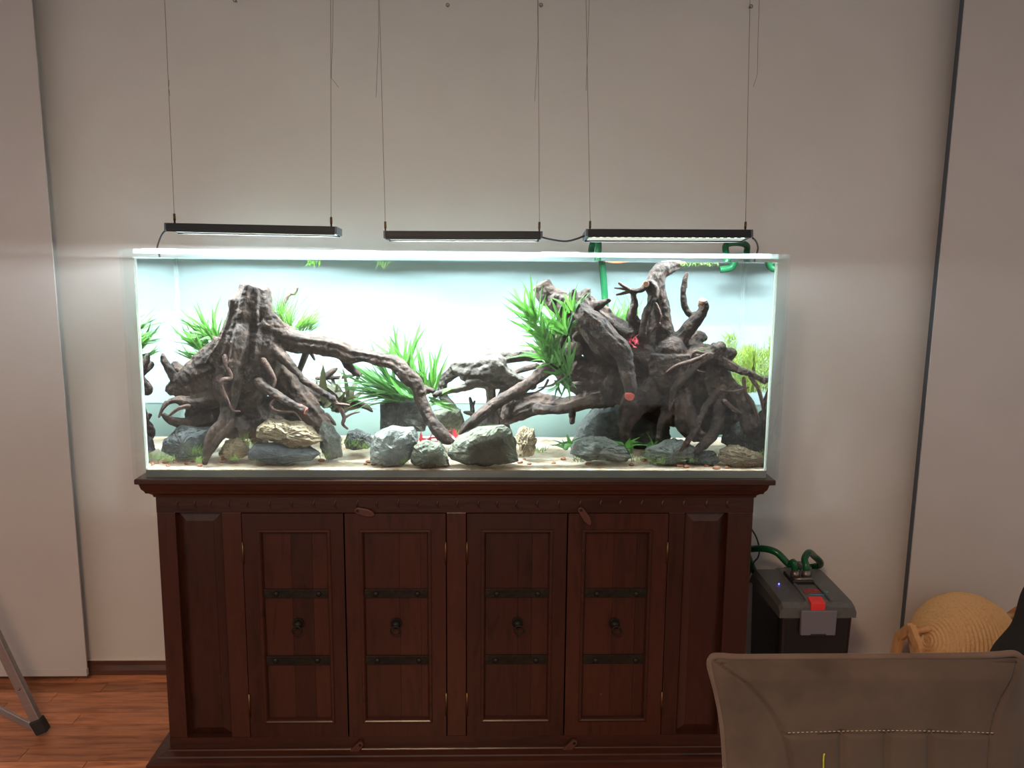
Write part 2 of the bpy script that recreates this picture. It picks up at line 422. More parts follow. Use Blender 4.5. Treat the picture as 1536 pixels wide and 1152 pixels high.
for i in range(len(strip_edges) - 1):
    y1, y0 = strip_edges[i], strip_edges[i + 1]
    x = -2.6 + rng.uniform(-0.5, 0)
    while x < 2.4:
        L = rng.uniform(0.42, 0.95)
        if not (x + L < -2.6):
            g = 0.0010
            sk = rng.choice([0, 0.02, -0.02])
            mb = MB(); a, b = x + g, x + L - g
            mb.add([(a, y0 + g, -0.0022), (b, y0 + g, -0.0022), (b, y1 - g, -0.0022), (a, y1 - g, -0.0022),
                    (a, y0 + g, 0), (b, y0 + g, 0), (b, y1 - g, 0), (a, y1 - g, 0)],
                   [(3, 2, 1, 0), (4, 5, 6, 7), (0, 1, 5, 4), (1, 2, 6, 5), (2, 3, 7, 6), (3, 0, 4, 7)])
            obj('plank', mb, 'floor', fl)
        x += L

# hanging panel curtains
def panel_curtain(p_top, p_bot, side, label):
    a, b = hit(*p_top, 0.488), hit(*p_bot, 0.488)
    k = (a[0] - b[0]) / (a[2] - b[2])                   # the free edge hangs a little out of plumb
    ex = lambda z: float(b[0] + k * (z - b[2]))
    far = ex(1.0) + side * 1.0
    t = thing('panel_curtain', label, 'curtain', ((ex(1.0) + far) / 2, 0.50, 0.03))
    def slab(name, y0, y1, z0, z1, m):
        mb = MB().box(0, 1, y0, y1, z0, z1)
        mb.v = [((ex(v[2]) if v[0] == 0 else far), v[1], v[2]) for v in mb.v]
        if side < 0: mb.f = [tuple(reversed(f)) for f in mb.f]
        obj(name, mb, m, t)
    slab('fabric_panel', 0.488, 0.494, 0.055, 2.595, 'panel')
    slab('weight_bar', 0.485, 0.498, 0.030, 0.055, 'panel')
    if side > 0:                                        # dark strip added along the free edge for the shadow gap behind it
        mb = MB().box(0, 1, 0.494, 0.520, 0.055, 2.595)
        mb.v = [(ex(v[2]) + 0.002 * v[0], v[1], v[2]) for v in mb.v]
        obj('edge_shade_strip', mb, 'alu_grey', t)
    slab('top_carrier', 0.484, 0.50, 2.595, 2.62, 'white_seal')
    return t
panel_curtain((47, 0), (130, 1000), -1, 'plain off-white hanging panel curtain beside the silver folding stand')
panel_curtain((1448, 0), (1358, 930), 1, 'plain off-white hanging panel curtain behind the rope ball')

for px, py in ((355, 3), (672, 10), (811, 10), (1124, 12)):
    p = hit(px, py, WALL_Y)
    t = thing('wall_screw', 'small steel screw eye left in the bare wall above the tank', 'screw', p, 'screw eyes high on the wall')
    obj('shank', MB().tube([(p[0], WALL_Y + 0.004, p[2]), (p[0], WALL_Y - 0.014, p[2])], 0.0018), 'steel', t)
    obj('eye', MB().torus((p[0], WALL_Y - 0.018, p[2]), 0.005, 0.0014), 'steel', t)

# ceiling lamp that the room light comes from
lt = thing('ceiling_lamp', 'round white ceiling lamp over the dining place', 'lamp', (-0.35, -2.6, 2.43))
obj('lamp_housing', MB().tube([(-0.35, -2.6, 2.43), (-0.35, -2.6, 2.62)], 0.24, seg=32), 'lamp_white', lt)
room_lamp.parent = lt; room_lamp.location = (0, 0, -0.02)

# ---------------------------------------------------------------- cabinet
CF = 0.030                                              # plane of the front frame
cx = lambda px, py=780: float(hit(px, py, CF)[0])
cz = lambda py, px=680: float(hit(px, py, CF)[2])
XL, XR = cx(233.5, 745), cx(1131, 745)
TOPZ = 0.870
cab = thing('cabinet', 'dark red-brown carved wooden sideboard with four iron-banded doors carrying the fish tank', 'cabinet', (0, 0.23, 0))
YB = 0.455
obj('top_board', MB().box(-0.897, 0.893, -0.006, YB + 0.005, TOPZ - 0.015, TOPZ), 'cab_h', cab, bevel=0.003)
z0 = cz(744)
prof = [(0, z0 - 0.003), (0.004, z0 - 0.003), (0.006, z0 + 0.004), (0.013, z0 + 0.010), (0.020, z0 + 0.012), (0.022, z0 + 0.018), (0.028, z0 + 0.026),
        (0.032, TOPZ - 0.0155), (0, TOPZ - 0.0155)]
obj('cornice', MB().mitre(prof, XL, XR, CF, YB), 'cab_h', cab)
ZF0, ZF1 = cz(769), z0                                  # frieze
obj('frieze', MB().box(XL, XR, CF, CF + 0.022, ZF0, TOPZ - 0.0155), 'cab_h', cab)
for px in (267, 293.6, 316.8, 344.4, 372, 405.8, 439, 472.2, 503.8, 537, 566.8, 598.4, 627.6, 657.5, 687.5, 719.2, 747, 775.8, 807.3, 839.4, 871.6, 902.4, 931.8, 964, 995, 1027, 1061, 1092):
    c = hit(px, 756, CF); mb = MB(); r = 0.0155
    arc = [(c[0] + 0.012 - r * math.cos(a), CF + 0.0002, c[2] + r * math.sin(a)) for a in np.linspace(-0.95, 0.95, 9)]
    mb.tube(arc, [0.0005 + 0.0034 * math.sin(math.pi * i / 8) for i in range(9)], seg=6)
    obj('carved_crescent', mb, 'cab_h', cab)
ZR1, ZR0 = cz(1104), cz(1131)
ZB = max(ZR0, 0.036)
obj('bottom_rail', MB().box(XL, XR, CF, CF + 0.022, ZB, ZR1), 'cab_h', cab)
prof = [(0, 0.0), (0.052, 0.0), (0.052, 0.020), (0.046, 0.024), (0.042, 0.0255), (0.030, 0.029), (0.028, 0.033), (0.008, 0.0385), (0.006, 0.0415), (0, 0.0425)]
obj('base_moulding', MB().mitre(prof, XL, XR, CF, YB), 'cab_h', cab)
def vpost(a, b, name='stile'):
    return obj(name, MB().box(a, b, CF, CF + 0.022, ZR1, ZF0), 'cab', cab, bevel=0.0015)
D = [(362.5, 515.5), (516.5, 669), (700, 851), (852, 1003)]
D = [(cx(a), cx(b)) for a, b in D]
pl0, pl1 = cx(263), cx(333); pr0, pr1 = cx(1027), cx(1092)
vpost(XL, pl0, 'corner_post'); vpost(pl1, D[0][0] - 0.0015); vpost(D[1][1] + 0.0015, D[2][0] - 0.0015)
vpost(D[3][1] + 0.0015, pr0); vpost(pr1, XR, 'corner_post')
for a, b in ((pl0, pl1), (pr0, pr1)):                   # fielded side panels
    mb = MB(); y = CF + 0.014; w = 0.028
    o4 = [(a, ZR1), (b, ZR1), (b, ZF0), (a, ZF0)]; i4 = [(a + w, ZR1 + w), (b - w, ZR1 + w), (b - w, ZF0 - w), (a + w, ZF0 - w)]
    mb.add([(p[0], y + 0.006, p[1]) for p in o4] + [(p[0], y - 0.004, p[1]) for p in i4] + [(p[0], y - 0.006, p[1]) for p in i4],
           [(i, (i + 1) % 4, 4 + (i + 1) % 4, 4 + i) for i in range(4)] + [(4 + i, 4 + (i + 1) % 4, 8 + (i + 1) % 4, 8 + i) for i in range(4)] + [(8, 9, 10, 11)])
    obj('fielded_panel', mb, 'cab', cab)
obj('side_panel', MB().box(XL, XL + 0.02, CF + 0.022, YB, 0.04, TOPZ - 0.016), 'cab', cab)
obj('side_panel', MB().box(XR - 0.02, XR, CF + 0.022, YB, 0.04, TOPZ - 0.016), 'cab', cab)
obj('back_panel', MB().box(XL + 0.02, XR - 0.02, YB - 0.015, YB, 0.04, TOPZ - 0.016), 'cab', cab)
obj('cabinet_bottom', MB().box(XL, XR, CF, YB, 0.0, 0.034), 'cab', cab)
opens = [(388, 494), (541, 645), (724, 828), (875, 977)]
pulls = [(447, 942), (594, 942), (776, 941), (922, 942)]
studs = [((414, 478), (413, 476)), ((563.5, 626), (566, 628.5)), ((745, 807), (743.5, 804)), ((895.5, 954.5), (893.5, 953.5))]
hinge_side = [0, 1, 0, 1]
for k, ((a, b), op) in enumerate(zip(D, opens)):
    g = 0.0012
    a += g; b -= g; zt, zb_ = ZF0 - 0.002, ZR1 + 0.0015
    oa, ob = cx(op[0], 800), cx(op[1], 800); ot, obt = cz(796), cz(1081)
    yf, yb_ = CF - 0.003, CF + 0.018
    mb = MB()
    mb.box(a, oa, yf, yb_, zb_, zt).box(ob, b, yf, yb_, zb_, zt).box(oa, ob, yf, yb_, ot, zt).box(oa, ob, yf, yb_, zb_, obt)
    d = obj('door', mb, 'cab', cab)
    mo = MB(); w = 0.011                                # sloped moulding inside the frame
    o4 = [(oa - 0.004, obt - 0.004), (ob + 0.004, obt - 0.004), (ob + 0.004, ot + 0.004), (oa - 0.004, ot + 0.004)]
    lv = []
    for dd, yy in ((0, yf - 0.0002), (0.001, yf - 0.003), (0.003, yf - 0.0045), (0.006, yf - 0.0046), (0.009, yf - 0.0025), (0.0115, yf + 0.002), (0.014, yf + 0.011)):
        lv.append([(p[0] + sx * dd, yy, p[1] + sz * dd) for p, (sx, sz) in zip(o4, ((1, 1), (-1, 1), (-1, -1), (1, -1)))])
    mo.add([p for r in lv for p in r], [(r * 4 + i, r * 4 + (i + 1) % 4, r * 4 + 4 + (i + 1) % 4, r * 4 + 4 + i) for r in range(6) for i in range(4)])
    obj('door_moulding', mo, 'cab_h', d)
    cuts = [oa, oa + (ob - oa) * (0.44, 0.55, 0.52, 0.46)[k], oa + (ob - oa) * (0.74, 0.86, 0.72, 0.8)[k], ob]
    for i in range(3):
        obj('panel_board', MB().box(cuts[i] + 0.0003, cuts[i + 1] - 0.0003, yf + 0.010, yf + 0.016, obt - 0.002, ot + 0.002), 'cab', d)
    for row, (py0, py1) in enumerate(((884, 897), (984, 997))):
        za, zc = cz(py1), cz(py0)
        s = obj('iron_strap', MB().box(oa + 0.004, ob - 0.004, yf + 0.004, yf + 0.0098, za, zc), 'iron', d, bevel=0.001)
        for px in studs[k][row]:
            c = hit(px, (py0 + py1) / 2 + 0.5, CF)
            mb = MB().sphere((c[0], yf + 0.004, c[2]), 0.0085, seg=14, rings=8, sc_=(1, 0.8, 1))
            obj('stud', mb, 'iron', d)
    c = hit(pulls[k][0], pulls[k][1] - 6, CF)
    obj('knob', MB().sphere((c[0], yf + 0.002, c[2]), 0.0125, seg=16, rings=10, sc_=(1, 1.1, 1)).tube([(c[0], yf + 0.011, c[2]), (c[0], yf + 0.004, c[2])], 0.016, seg=16), 'iron', d)
    obj('pull_ring', MB().torus((c[0] + (0.004 if k > 1 else 0), yf - 0.014, c[2] - 0.013), 0.0135, 0.0022, tilt=0.1), 'iron', d)
    hx = a if hinge_side[k] == 0 else b
    for py in ((812, 845), (1038, 1072)):
        obj('hinge', MB().tube([(hx, yf - 0.002, cz(py[0])), (hx, yf - 0.002, cz(py[1]))], 0.0028, seg=8), 'brass', d)
def latch(p0, p1, r0, r1):                              # swivel latch: tear-drop board with an eye
    a = hit(*p0, CF - 0.004); b = hit(*p1, CF - 0.004)
    a2 = np.array([a[0], a[2]]); b2 = np.array([b[0], b[2]]); d = (b2 - a2); L = np.linalg.norm(d); d /= L; n = np.array([-d[1], d[0]])
    poly = []
    for t in np.linspace(math.pi * 0.5, math.pi * 1.5, 9): poly.append(a2 + r0 * (math.cos(t) * d + math.sin(t) * n))
    for s, w in ((0.35, r1), (0.6, r1 * 1.05), (0.85, r1 * 0.7), (1.0, 0.001)): poly.append(a2 + d * L * s - n * w)
    for s, w in ((0.85, r1 * 0.7), (0.6, r1 * 1.05), (0.35, r1)): poly.append(a2 + d * L * s + n * w)
    ar = sum(poly[i][0] * poly[(i + 1) % len(poly)][1] - poly[(i + 1) % len(poly)][0] * poly[i][1] for i in range(len(poly)))
    if ar < 0: poly.reverse()
    o = obj('swivel_latch', MB().prism(poly, CF - 0.014, CF - 0.0035), 'latch', cab, bevel=0.0015)
    obj('latch_screw', MB().tube([(a2[0], CF - 0.0155, a2[1]), (a2[0], CF - 0.012, a2[1])], 0.0042, seg=12), 'iron', o)
latch((537, 765), (563, 771), 0.009, 0.010); latch((871, 764), (886, 787), 0.0085, 0.0095)
latch((541, 1115), (521, 1137), 0.009, 0.0105); latch((861, 1112), (840, 1134), 0.009, 0.0105)

# ---------------------------------------------------------------- fish tank
TZ0, TZ1 = 0.8702, 1.500
tank = thing('aquarium', 'long clear acrylic fish tank standing on the dark wooden sideboard', 'aquarium', (0, 0.23, TZ0))
SI = 0.872                                              # inner half width
obj('front_pane', MB().box(-0.9, 0.9, 0.0, 0.0192, TZ0, TZ1), 'acrylic', tank)
obj('back_pane', MB().box(-0.9, 0.9, 0.4404, 0.46, TZ0, TZ1), 'acrylic', tank)
for s in (-1, 1):
    a, b = sorted((s * (SI + 0.0006), s * 0.8996))
    obj('side_pane', MB().box(a, b, 0.0196, 0.4400, TZ0 + 0.0004, TZ1), 'acrylic', tank)
obj('bottom_pane', MB().box(-SI, SI, 0.0196, 0.4400, TZ0 + 0.0004, 0.8900), 'acrylic_base', tank)
WZ = float(wat(700, 389.5, 0.021)[2])
for s in (-1, 1):                                       # sealed inner corners that catch the light
    a, b = sorted((s * (SI - 0.0005), s * (SI - 0.007)))
    obj('corner_seam', MB().box(a, b, 0.0205, 0.0265, 0.892, WZ - 0.002), 'acrylic_edge', tank, bevel=0.002)
    a, b = sorted((s * (SI - 0.0005), s * (SI - 0.006)))
    obj('back_corner_seam', MB().box(a, b, 0.4325, 0.4388, 0.892, WZ - 0.002), 'acrylic_block', tank)
obj('front_brace', MB().box(-SI, SI, 0.0196, 0.075, TZ1 - 0.013, TZ1), 'acrylic_block', tank, bevel=0.001)
obj('back_brace', MB().box(-SI, SI, 0.385, 0.4400, TZ1 - 0.013, TZ1), 'acrylic_block', tank, bevel=0.001)
for px0, px1 in ((180, 238), (505, 552), (818, 868), (1140, 1188)):
    a = max(-SI, float(hit(px0, 380, 0.1)[0])); b = min(SI, float(hit(px1, 380, 0.1)[0]))
    obj('cross_brace', MB().box(a, b, 0.0754, 0.3846, TZ1 - 0.012, TZ1 + 0.002), 'acrylic_block', tank, bevel=0.001)
fz = float(wat(740, 606.5, 0.4415)[2])
obj('frosted_film', MB().box(-0.895, 0.895, 0.4606, 0.4612, fz, TZ1 - 0.004), 'film', tank)
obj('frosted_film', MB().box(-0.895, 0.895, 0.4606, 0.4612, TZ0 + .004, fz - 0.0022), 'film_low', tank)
obj('film_edge', MB().box(-0.895, 0.895, 0.4603, 0.4616, fz - 0.0022, fz), 'alu_grey', tank)

def water():
    x0, x1, y0, y1, z0, z1 = -SI, SI, WATER_Y, 0.4396, 0.8906, WZ
    me = bpy.data.meshes.new('water')
    vs = [(x, y, z) for z in (z0, z1) for y in (y0, y1) for x in (x0, x1)]
    fs = [(0, 2, 3, 1), (4, 5, 7, 6), (0, 1, 5, 4), (2, 6, 7, 3), (0, 4, 6, 2), (1, 3, 7, 5)]
    c = Vector((0, 0.23, z0))
    me.from_pydata([tuple(Vector(v) - c) for v in vs], [], fs)
    me.materials.append(MT['water_front']); me.materials.append(MT['water_thin'])
    for i, k in enumerate((1, 1, 0, 1, 0, 0)): me.polygons[i].material_index = k
    o = mesh_obj('water', me, None, c)
    return tag(o, 'clear water filling the long acrylic fish tank', 'water')
water()

SF = float(wat(700, 707, 0.022)[2]); SB = float(wat(830, 656, 0.43)[2])
def sand_z(x, y):
    t = min(1, max(0, (y - 0.022) / 0.41))
    z = SF + (SB - SF) * (t ** 1.25)
    z += 0.006 * noise.noise(Vector((x * 3.1, y * 4, 1.7))) * min(1, t * 3) + 0.0022 * noise.noise(Vector((x * 17, y * 17, 4.2)))
    return max(z, 0.8925)
def sand():
    nx, ny = 300, 72; mb = MB(); vs = []; fs = []
    X = np.linspace(-SI + 0.001, SI - 0.001, nx); Y = np.linspace(WATER_Y + 0.001, 0.4385, ny)
    for y in Y:
        for x in X: vs.append((x, y, sand_z(x, y) + 0.0011 * noise.noise(Vector((x * 160, y * 160, 0)))))
    for j in range(ny - 1):
        for i in range(nx - 1):
            a = j * nx + i; fs.append((a, a + 1, a + 1 + nx, a + nx))
    mb.add(vs, fs, True)
    mb.add([(X[i], Y[0], z) for i in range(nx) for z in (0.891, vs[i][2])], [(2 * i, 2 * i + 2, 2 * i + 3, 2 * i + 1) for i in range(nx - 1)])
    return tag(obj('sand_bed', mb, 'sand'), 'pale coarse sand covering the fish tank bottom', 'sand', kind='stuff')
sand()

# ---------------------------------------------------------------- driftwood
def dense(br):                                          # (px, py, Y, r_px) -> smooth list of points and radii
    q = smooth_path(br, 7)
    pts, rad = [], []
    for px, py, Y, r in q:
        pts.append(wat(px, py, Y)); rad.append(max(0.0012, r * mpp(px, py, Y)))
    return pts, rad
def bark_tube(mb, br, seed, seg=28, rough=0.16):
    flat = br[0] == 'flat'
    if flat: br = br[1:]
    pts, rad = dense(br)
    rr = random.Random(seed); ox, oy = rr.uniform(0, 90), rr.uniform(0, 90)
    acc = [0]
    for i in range(1, len(pts)): acc.append(acc[-1] + float(np.linalg.norm(pts[i] - pts[i - 1])))
    def mod(i, k):
        a = 2 * math.pi * k / seg
        return 1 + rough * 1.6 * noise.noise(Vector((math.cos(a) * 1.6 + ox, math.sin(a) * 1.6 + oy, acc[i] * 5))) \
                 + rough * 1.5 * noise.noise(Vector((math.cos(a) * 3.6 + oy, math.sin(a) * 3.6 + ox, acc[i] * 2.5)))
    P = []
    for i, p in enumerate(pts):
        w = 0.22 * rad[i]
        P.append((p[0] + w * noise.noise(Vector((acc[i] * 14, ox, 1))), p[1] + w * noise.noise(Vector((acc[i] * 14, oy, 2))), p[2] + w * noise.noise(Vector((acc[i] * 14, ox, 3)))))
    mb.tube(P, rad, seg=seg, mod=mod)
    for e in ((-1,) if flat else (0, -1)):                                   # rounded ends
        mb.sphere(P[e], rad[e] * 0.86, seg=12, rings=8)
def driftwood(name, label, thick, thin, m, voxel=0.0032, seed=1, cuts=()):
    mb = MB()
    for i, br in enumerate(thick): bark_tube(mb, br, seed * 100 + i)
    me = bpy.data.meshes.new('tmp'); me.from_pydata(mb.v, [], mb.f); me.update()
    t = bpy.data.objects.new('tmp', me); C.objects.link(t)
    rm = t.modifiers.new('r', 'REMESH'); rm.mode = 'VOXEL'; rm.voxel_size = voxel
    dg = bpy.context.evaluated_depsgraph_get(); dg.update()
    em = t.evaluated_get(dg).to_mesh()
    n = len(em.vertices); co = np.empty(n * 3); no = np.empty(n * 3)
    em.vertices.foreach_get('co', co); em.vertices.foreach_get('normal', no)
    fs = [tuple(p.vertices) for p in em.polygons]
    bpy.data.objects.remove(t)
    co = co.reshape(-1, 3); no = no.reshape(-1, 3)
    out = MB(); vs = []
    for p, q in zip(co, no):
        v = Vector(p)
        d = 0.0034 * noise.noise(v * 20) + 0.0024 * (0.5 - 2 * abs(noise.noise(v * 38))) + 0.0014 * noise.noise(v * 105)
        z = max(p[2] + q[2] * d, 0.893)
        y = min(max(p[1] + q[1] * d, WATER_Y + 0.003), 0.434)
        vs.append((p[0] + q[0] * d, y, z))
    out.add(vs, fs, True)
    lo = np.array(vs).min(0); hi = np.array(vs).max(0)
    t = thing(name, label, 'driftwood', ((lo[0] + hi[0]) / 2, (lo[1] + hi[1]) / 2, lo[2]))
    obj('stump', out, m, t)
    for i, br in enumerate(thin):
        b = MB(); bark_tube(b, br, seed * 777 + i, seg=10, rough=0.2)
        obj('root', b, 'root' if br[-1][2] < 0.2 else m, t)
    for (px, py, Y, r, dirv, mm) in cuts:
        c = Vector(wat(px, py, Y)); dv = Vector(dirv).normalized(); R = r * mpp(px, py, Y)
        rr = random.Random(px)
        b = MB(); b.tube([c - dv * 0.02, c, c + dv * 0.0015], [R * 1.03, R, R * 0.9], seg=20, mod=lambda i, k: 1 + 0.07 * math.sin(3 * k) * (k % 2))
        obj('cut_face', b, mm, t)
    return t

LT = [
    ['flat', (383, 430, .20, 23), (378, 455, .20, 29), (378, 485, .20, 37), (374, 515, .20, 45), (368, 545, .21, 48), (362, 570, .22, 40)],
    [(358, 450, .18, 14), (353, 480, .17, 14), (347, 515, .16, 18), (335, 545, .17, 26)],
    [(398, 435, .19, 9), (400, 465, .17, 10), (412, 490, .17, 13), (428, 505, .17, 13)],
    [(352, 520, .19, 34), (328, 548, .19, 32), (300, 563, .19, 25), (275, 575, .19, 19), (258, 583, .19, 12)],
    [(266, 575, .18, 9), (256, 556, .17, 6.5), (247, 540, .17, 5.5), (244, 533, .17, 4.5)],
    [(280, 562, .22, 10), (268, 553, .23, 7), (262, 546, .24, 5)],
    [(262, 585, .18, 8), (252, 586, .16, 4)],
    [(395, 490, .20, 30), (420, 503, .19, 22), (445, 511, .18, 17), (473, 516, .17, 15), (505, 522, .16, 14.5), (525, 531, .16, 13), (555, 536, .15, 9.5),
     (590, 544, .14, 11), (613, 566, .13, 12), (627, 582, .125, 11), (632, 598, .12, 9), (638, 615, .11, 9), (645, 630, .10, 9.5), (657, 646, .09, 10), (670, 659, .085, 9), (680, 661, .085, 4)],
    [(620, 580, .13, 8), (637, 584, .135, 5.5), (650, 586, .14, 4)],
    [(515, 536, .17, 9), (524, 550, .18, 6), (539, 563, .18, 5)],
    [(345, 560, .16, 26), (342, 590, .14, 18), (341, 615, .12, 11), (340, 637, .10, 12), (324, 653, .085, 12), (314, 675, .07, 9), (307, 694, .06, 5)],
    [(335, 570, .20, 34), (318, 605, .22, 26), (300, 635, .24, 22), (285, 650, .26, 16)],
    [(375, 560, .25, 36), (372, 600, .27, 25), (385, 640, .28, 20), (392, 662, .28, 14)],
    [(400, 540, .26, 26), (425, 575, .29, 24), (452, 605, .31, 22), (478, 630, .32, 16), (488, 650, .32, 12)],
    [(420, 570, .33, 18), (460, 590, .36, 16), (498, 600, .37, 10), (528, 607, .37, 5)],
    [(345, 640, .26, 22), (400, 625, .31, 26), (445, 635, .33, 20)],
    [(330, 590, .17, 16), (292, 604, .15, 10), (266, 600, .14, 5.5), (250, 605, .14, 3.5)],
    [(318, 622, .19, 16), (285, 634, .17, 10), (258, 630, .15, 8), (245, 622, .15, 4.5)],
    [(388, 572, .12, 8), (399, 583, .11, 6.5), (412, 591, .10, 6), (432, 603, .09, 5.5), (456, 615, .08, 5.5)],
    [(416, 525, .16, 12), (431, 543, .14, 7), (448, 561, .13, 5.5), (456, 571, .12, 5), (476, 583, .11, 4.5), (500, 600, .10, 4.2)],
]
LN = [
    [(338, 535, .12, 4), (340, 548, .11, 3.4), (347, 566, .10, 2.8), (334, 570, .095, 2.8), (333, 582, .095, 3), (341, 600, .09, 2.8), (345, 609, .09, 2.4), (351, 617, .09, 2), (360, 617, .09, 1.2)],
    [(498, 598, .10, 4), (510, 612, .095, 3.4), (516, 626, .09, 3.2), (514, 636, .09, 2.6), (521, 643, .09, 1.8)],
    [(515, 628, .09, 2.2), (527, 621, .09, 1.6), (539, 618, .09, 1)],
    [(506, 606, .095, 2.4), (516, 607, .09, 2.2), (524, 608, .09, 1.5)],
    [(395, 540, .13, 5), (406, 557, .12, 4), (412, 571, .115, 3.4), (409, 584, .11, 2.2)],
    [(412, 600, .09, 3), (406, 608, .085, 2.8), (412, 616, .08, 2.4), (428, 618, .08, 2), (442, 619, .08, 1.8), (452, 631, .08, 1.2)],
    [(283, 609, .12, 4), (268, 613, .11, 3), (254, 624, .10, 2)],
    [(459, 528, .22, 5), (454, 543, .23, 4.4), (448, 558, .24, 4)],
    [(467, 530, .21, 3), (472, 540, .21, 1.4)],
    [(420, 465, .24, 4), (425, 455, .25, 3.6), (434, 441, .26, 3.4), (442, 440, .26, 2.6), (446, 432, .26, 1.8)],
    [(250, 604, .13, 4), (243, 614, .12, 2.5), (238, 626, .12, 1.4)],
    [(346, 536, .12, 4), (354, 528, .115, 3.5), (356, 518, .115, 3), (347, 514, .115, 2.5)],
    [(487, 565, .36, 5), (500, 556, .36, 4), (505, 553, .36, 2)],
    [(475, 568, .37, 3), (510, 566, .37, 2.8), (545, 560, .37, 1.6)],
    [(530, 604, .37, 6), (548, 610, .37, 5), (558, 617, .37, 2)],
    [(490, 622, .33, 4), (500, 634, .33, 3), (503, 637, .33, 1.8)],
]
driftwood('driftwood_stump', 'dark brown driftwood stump with one long arm arching down to the sand', LT, LN, 'wood', seed=1,
          cuts=((381, 430, .20, 21, (.1, -.15, 1), 'cut_pale'), (459, 616, .08, 5.2, (.8, -.2, -.4), 'cut')))

RTK = [
    ['flat', (811, 426, .20, 14), (827, 446, .19, 15), (848, 458, .18, 18), (872, 458, .17, 20), (885, 470, .16, 18)],
    [(858, 455, .15, 8), (861, 446, .14, 5.5), (862, 437, .14, 4.5)],
    [(876, 452, .16, 12), (880, 440, .16, 7), (884, 435, .16, 4)],
    [(886, 463, .15, 8), (900, 458, .14, 6.5), (914, 451, .13, 4)],
    [(868, 462, .14, 14), (879, 474, .12, 15), (901, 495, .11, 16), (925, 519, .10, 15), (938, 545, .09, 12), (944, 570, .08, 11), (946, 588, .075, 9)],
    [(890, 470, .16, 10), (907, 480, .16, 10), (925, 496, .16, 10), (940, 503, .16, 11), (947, 498, .17, 8)],
    [(880, 480, .21, 30), (915, 515, .22, 38), (960, 535, .23, 42), (1000, 540, .23, 40), (1035, 548, .22, 34)],
    [(860, 480, .23, 22), (850, 510, .23, 22), (855, 545, .24, 24), (890, 570, .24, 32), (930, 575, .25, 34)],
    [(1026, 395, .22, 4), (1006, 400, .21, 9), (990, 409, .20, 11), (983, 426, .19, 13), (984, 443, .19, 13), (987, 464, .19, 15.5), (990, 488, .19, 18), (990, 515, .20, 26)],
    [(973, 424, .165, 6), (982, 433, .16, 5), (981, 447, .155, 5), (972, 464, .15, 5), (967, 484, .15, 5.5), (964, 505, .155, 8)],
    [(970, 427, .17, 5.5), (960, 435, .16, 4.6), (946, 436, .155, 4.2)],
    [(950, 438, .165, 4.4), (951, 452, .17, 4.5), (949, 466, .175, 5), (947, 477, .18, 7.5), (956, 489, .185, 9), (964, 500, .19, 10)],
    [(1037, 473, .20, 5), (1030, 466, .20, 5), (1025.5, 452, .20, 4.6), (1025.5, 430, .20, 4.2)],
    ['flat', (1054, 451, .17, 6), (1054, 464, .17, 6.5), (1039, 486, .18, 8.5), (1022, 508, .19, 11), (1003, 523, .19, 16)],
    [(1030, 520, .23, 16), (1046, 508, .24, 11), (1056, 508, .24, 7)],
    [(1005, 530, .17, 30), (1010, 560, .17, 34), (1005, 590, .19, 28)],
    [(1040, 540, .17, 22), (1069, 534, .15, 16), (1080, 522, .14, 11)],
    [(1072, 536, .15, 14), (1097, 529, .15, 9)],
    [(1055, 560, .19, 34), (1060, 590, .21, 34), (1085, 600, .22, 26)],
    [(1015, 570, .16, 18), (1023, 590, .14, 14), (1025, 613, .12, 15), (1028, 636, .11, 17), (1044, 652, .11, 12), (1058, 656, .11, 7)],
    [(1078, 575, .17, 12), (1080, 595, .14, 8.5), (1078, 626, .11, 7.5), (1073, 647, .095, 7.5), (1058, 664, .085, 7), (1043, 678, .075, 4.5)],
    [(1080, 560, .18, 14), (1092, 578, .17, 12), (1107, 598, .15, 14.5), (1123, 626, .13, 15), (1131, 645, .12, 16)],
    [(1000, 560, .20, 34), (970, 590, .18, 26), (950, 608, .16, 18), (941, 625, .14, 13), (937, 642, .125, 9.5), (933, 654, .12, 5)],
    [(938, 640, .13, 8), (940, 655, .12, 5), (941, 662, .12, 2.5)],
    [(1000, 585, .19, 22), (1003, 615, .16, 12), (993, 632, .14, 7.5), (989, 645, .14, 5), (987, 662, .14, 4)],
    [(1066, 533, .13, 8), (1046, 545, .12, 6.5), (1032, 563, .11, 6), (1013, 580, .10, 5.2), (1008, 601, .10, 4)],
    [(1078, 540, .14, 9), (1107, 553, .12, 6), (1127, 561, .11, 5), (1144, 570, .10, 4.2)],
    [(1085, 585, .15, 8), (1063, 603, .12, 4.6), (1052, 626, .10, 4), (1038, 653, .08, 4.2), (1028, 667, .07, 4)],
    # arms to the left
    [(862, 525, .16, 14), (838, 545, .14, 10), (817, 557, .13, 9), (798, 573, .12, 8.5), (772, 588, .11, 8.5), (747, 604, .105, 8.5), (723, 621, .10, 9), (702, 639, .095, 7), (690, 652, .09, 4)],
    [(920, 590, .22, 20), (880, 600, .21, 13), (845, 606, .21, 13), (805, 606, .22, 17), (775, 614, .22, 17), (760, 628, .22, 10)],
    [(765, 600, .20, 8), (760, 612, .19, 7.5), (756, 632, .18, 6.5), (762, 648, .18, 5.5)],
    [(915, 570, .15, 10), (908, 580, .13, 8), (910, 594, .12, 6), (906, 608, .12, 6)],
    [(905, 575, .14, 8), (880, 580, .15, 7), (862, 578, .17, 5)],
    [(905, 598, .17, 11), (880, 604, .15, 9), (850, 612, .14, 7.5), (822, 615, .15, 8), (805, 612, .17, 9)],
    [(858, 616, .16, 6), (858, 634, .16, 3.5)],
    [(920, 560, .27, 30), (960, 590, .28, 30), (1000, 610, .28, 28), (1050, 620, .28, 28), (1095, 630, .27, 20)],
]
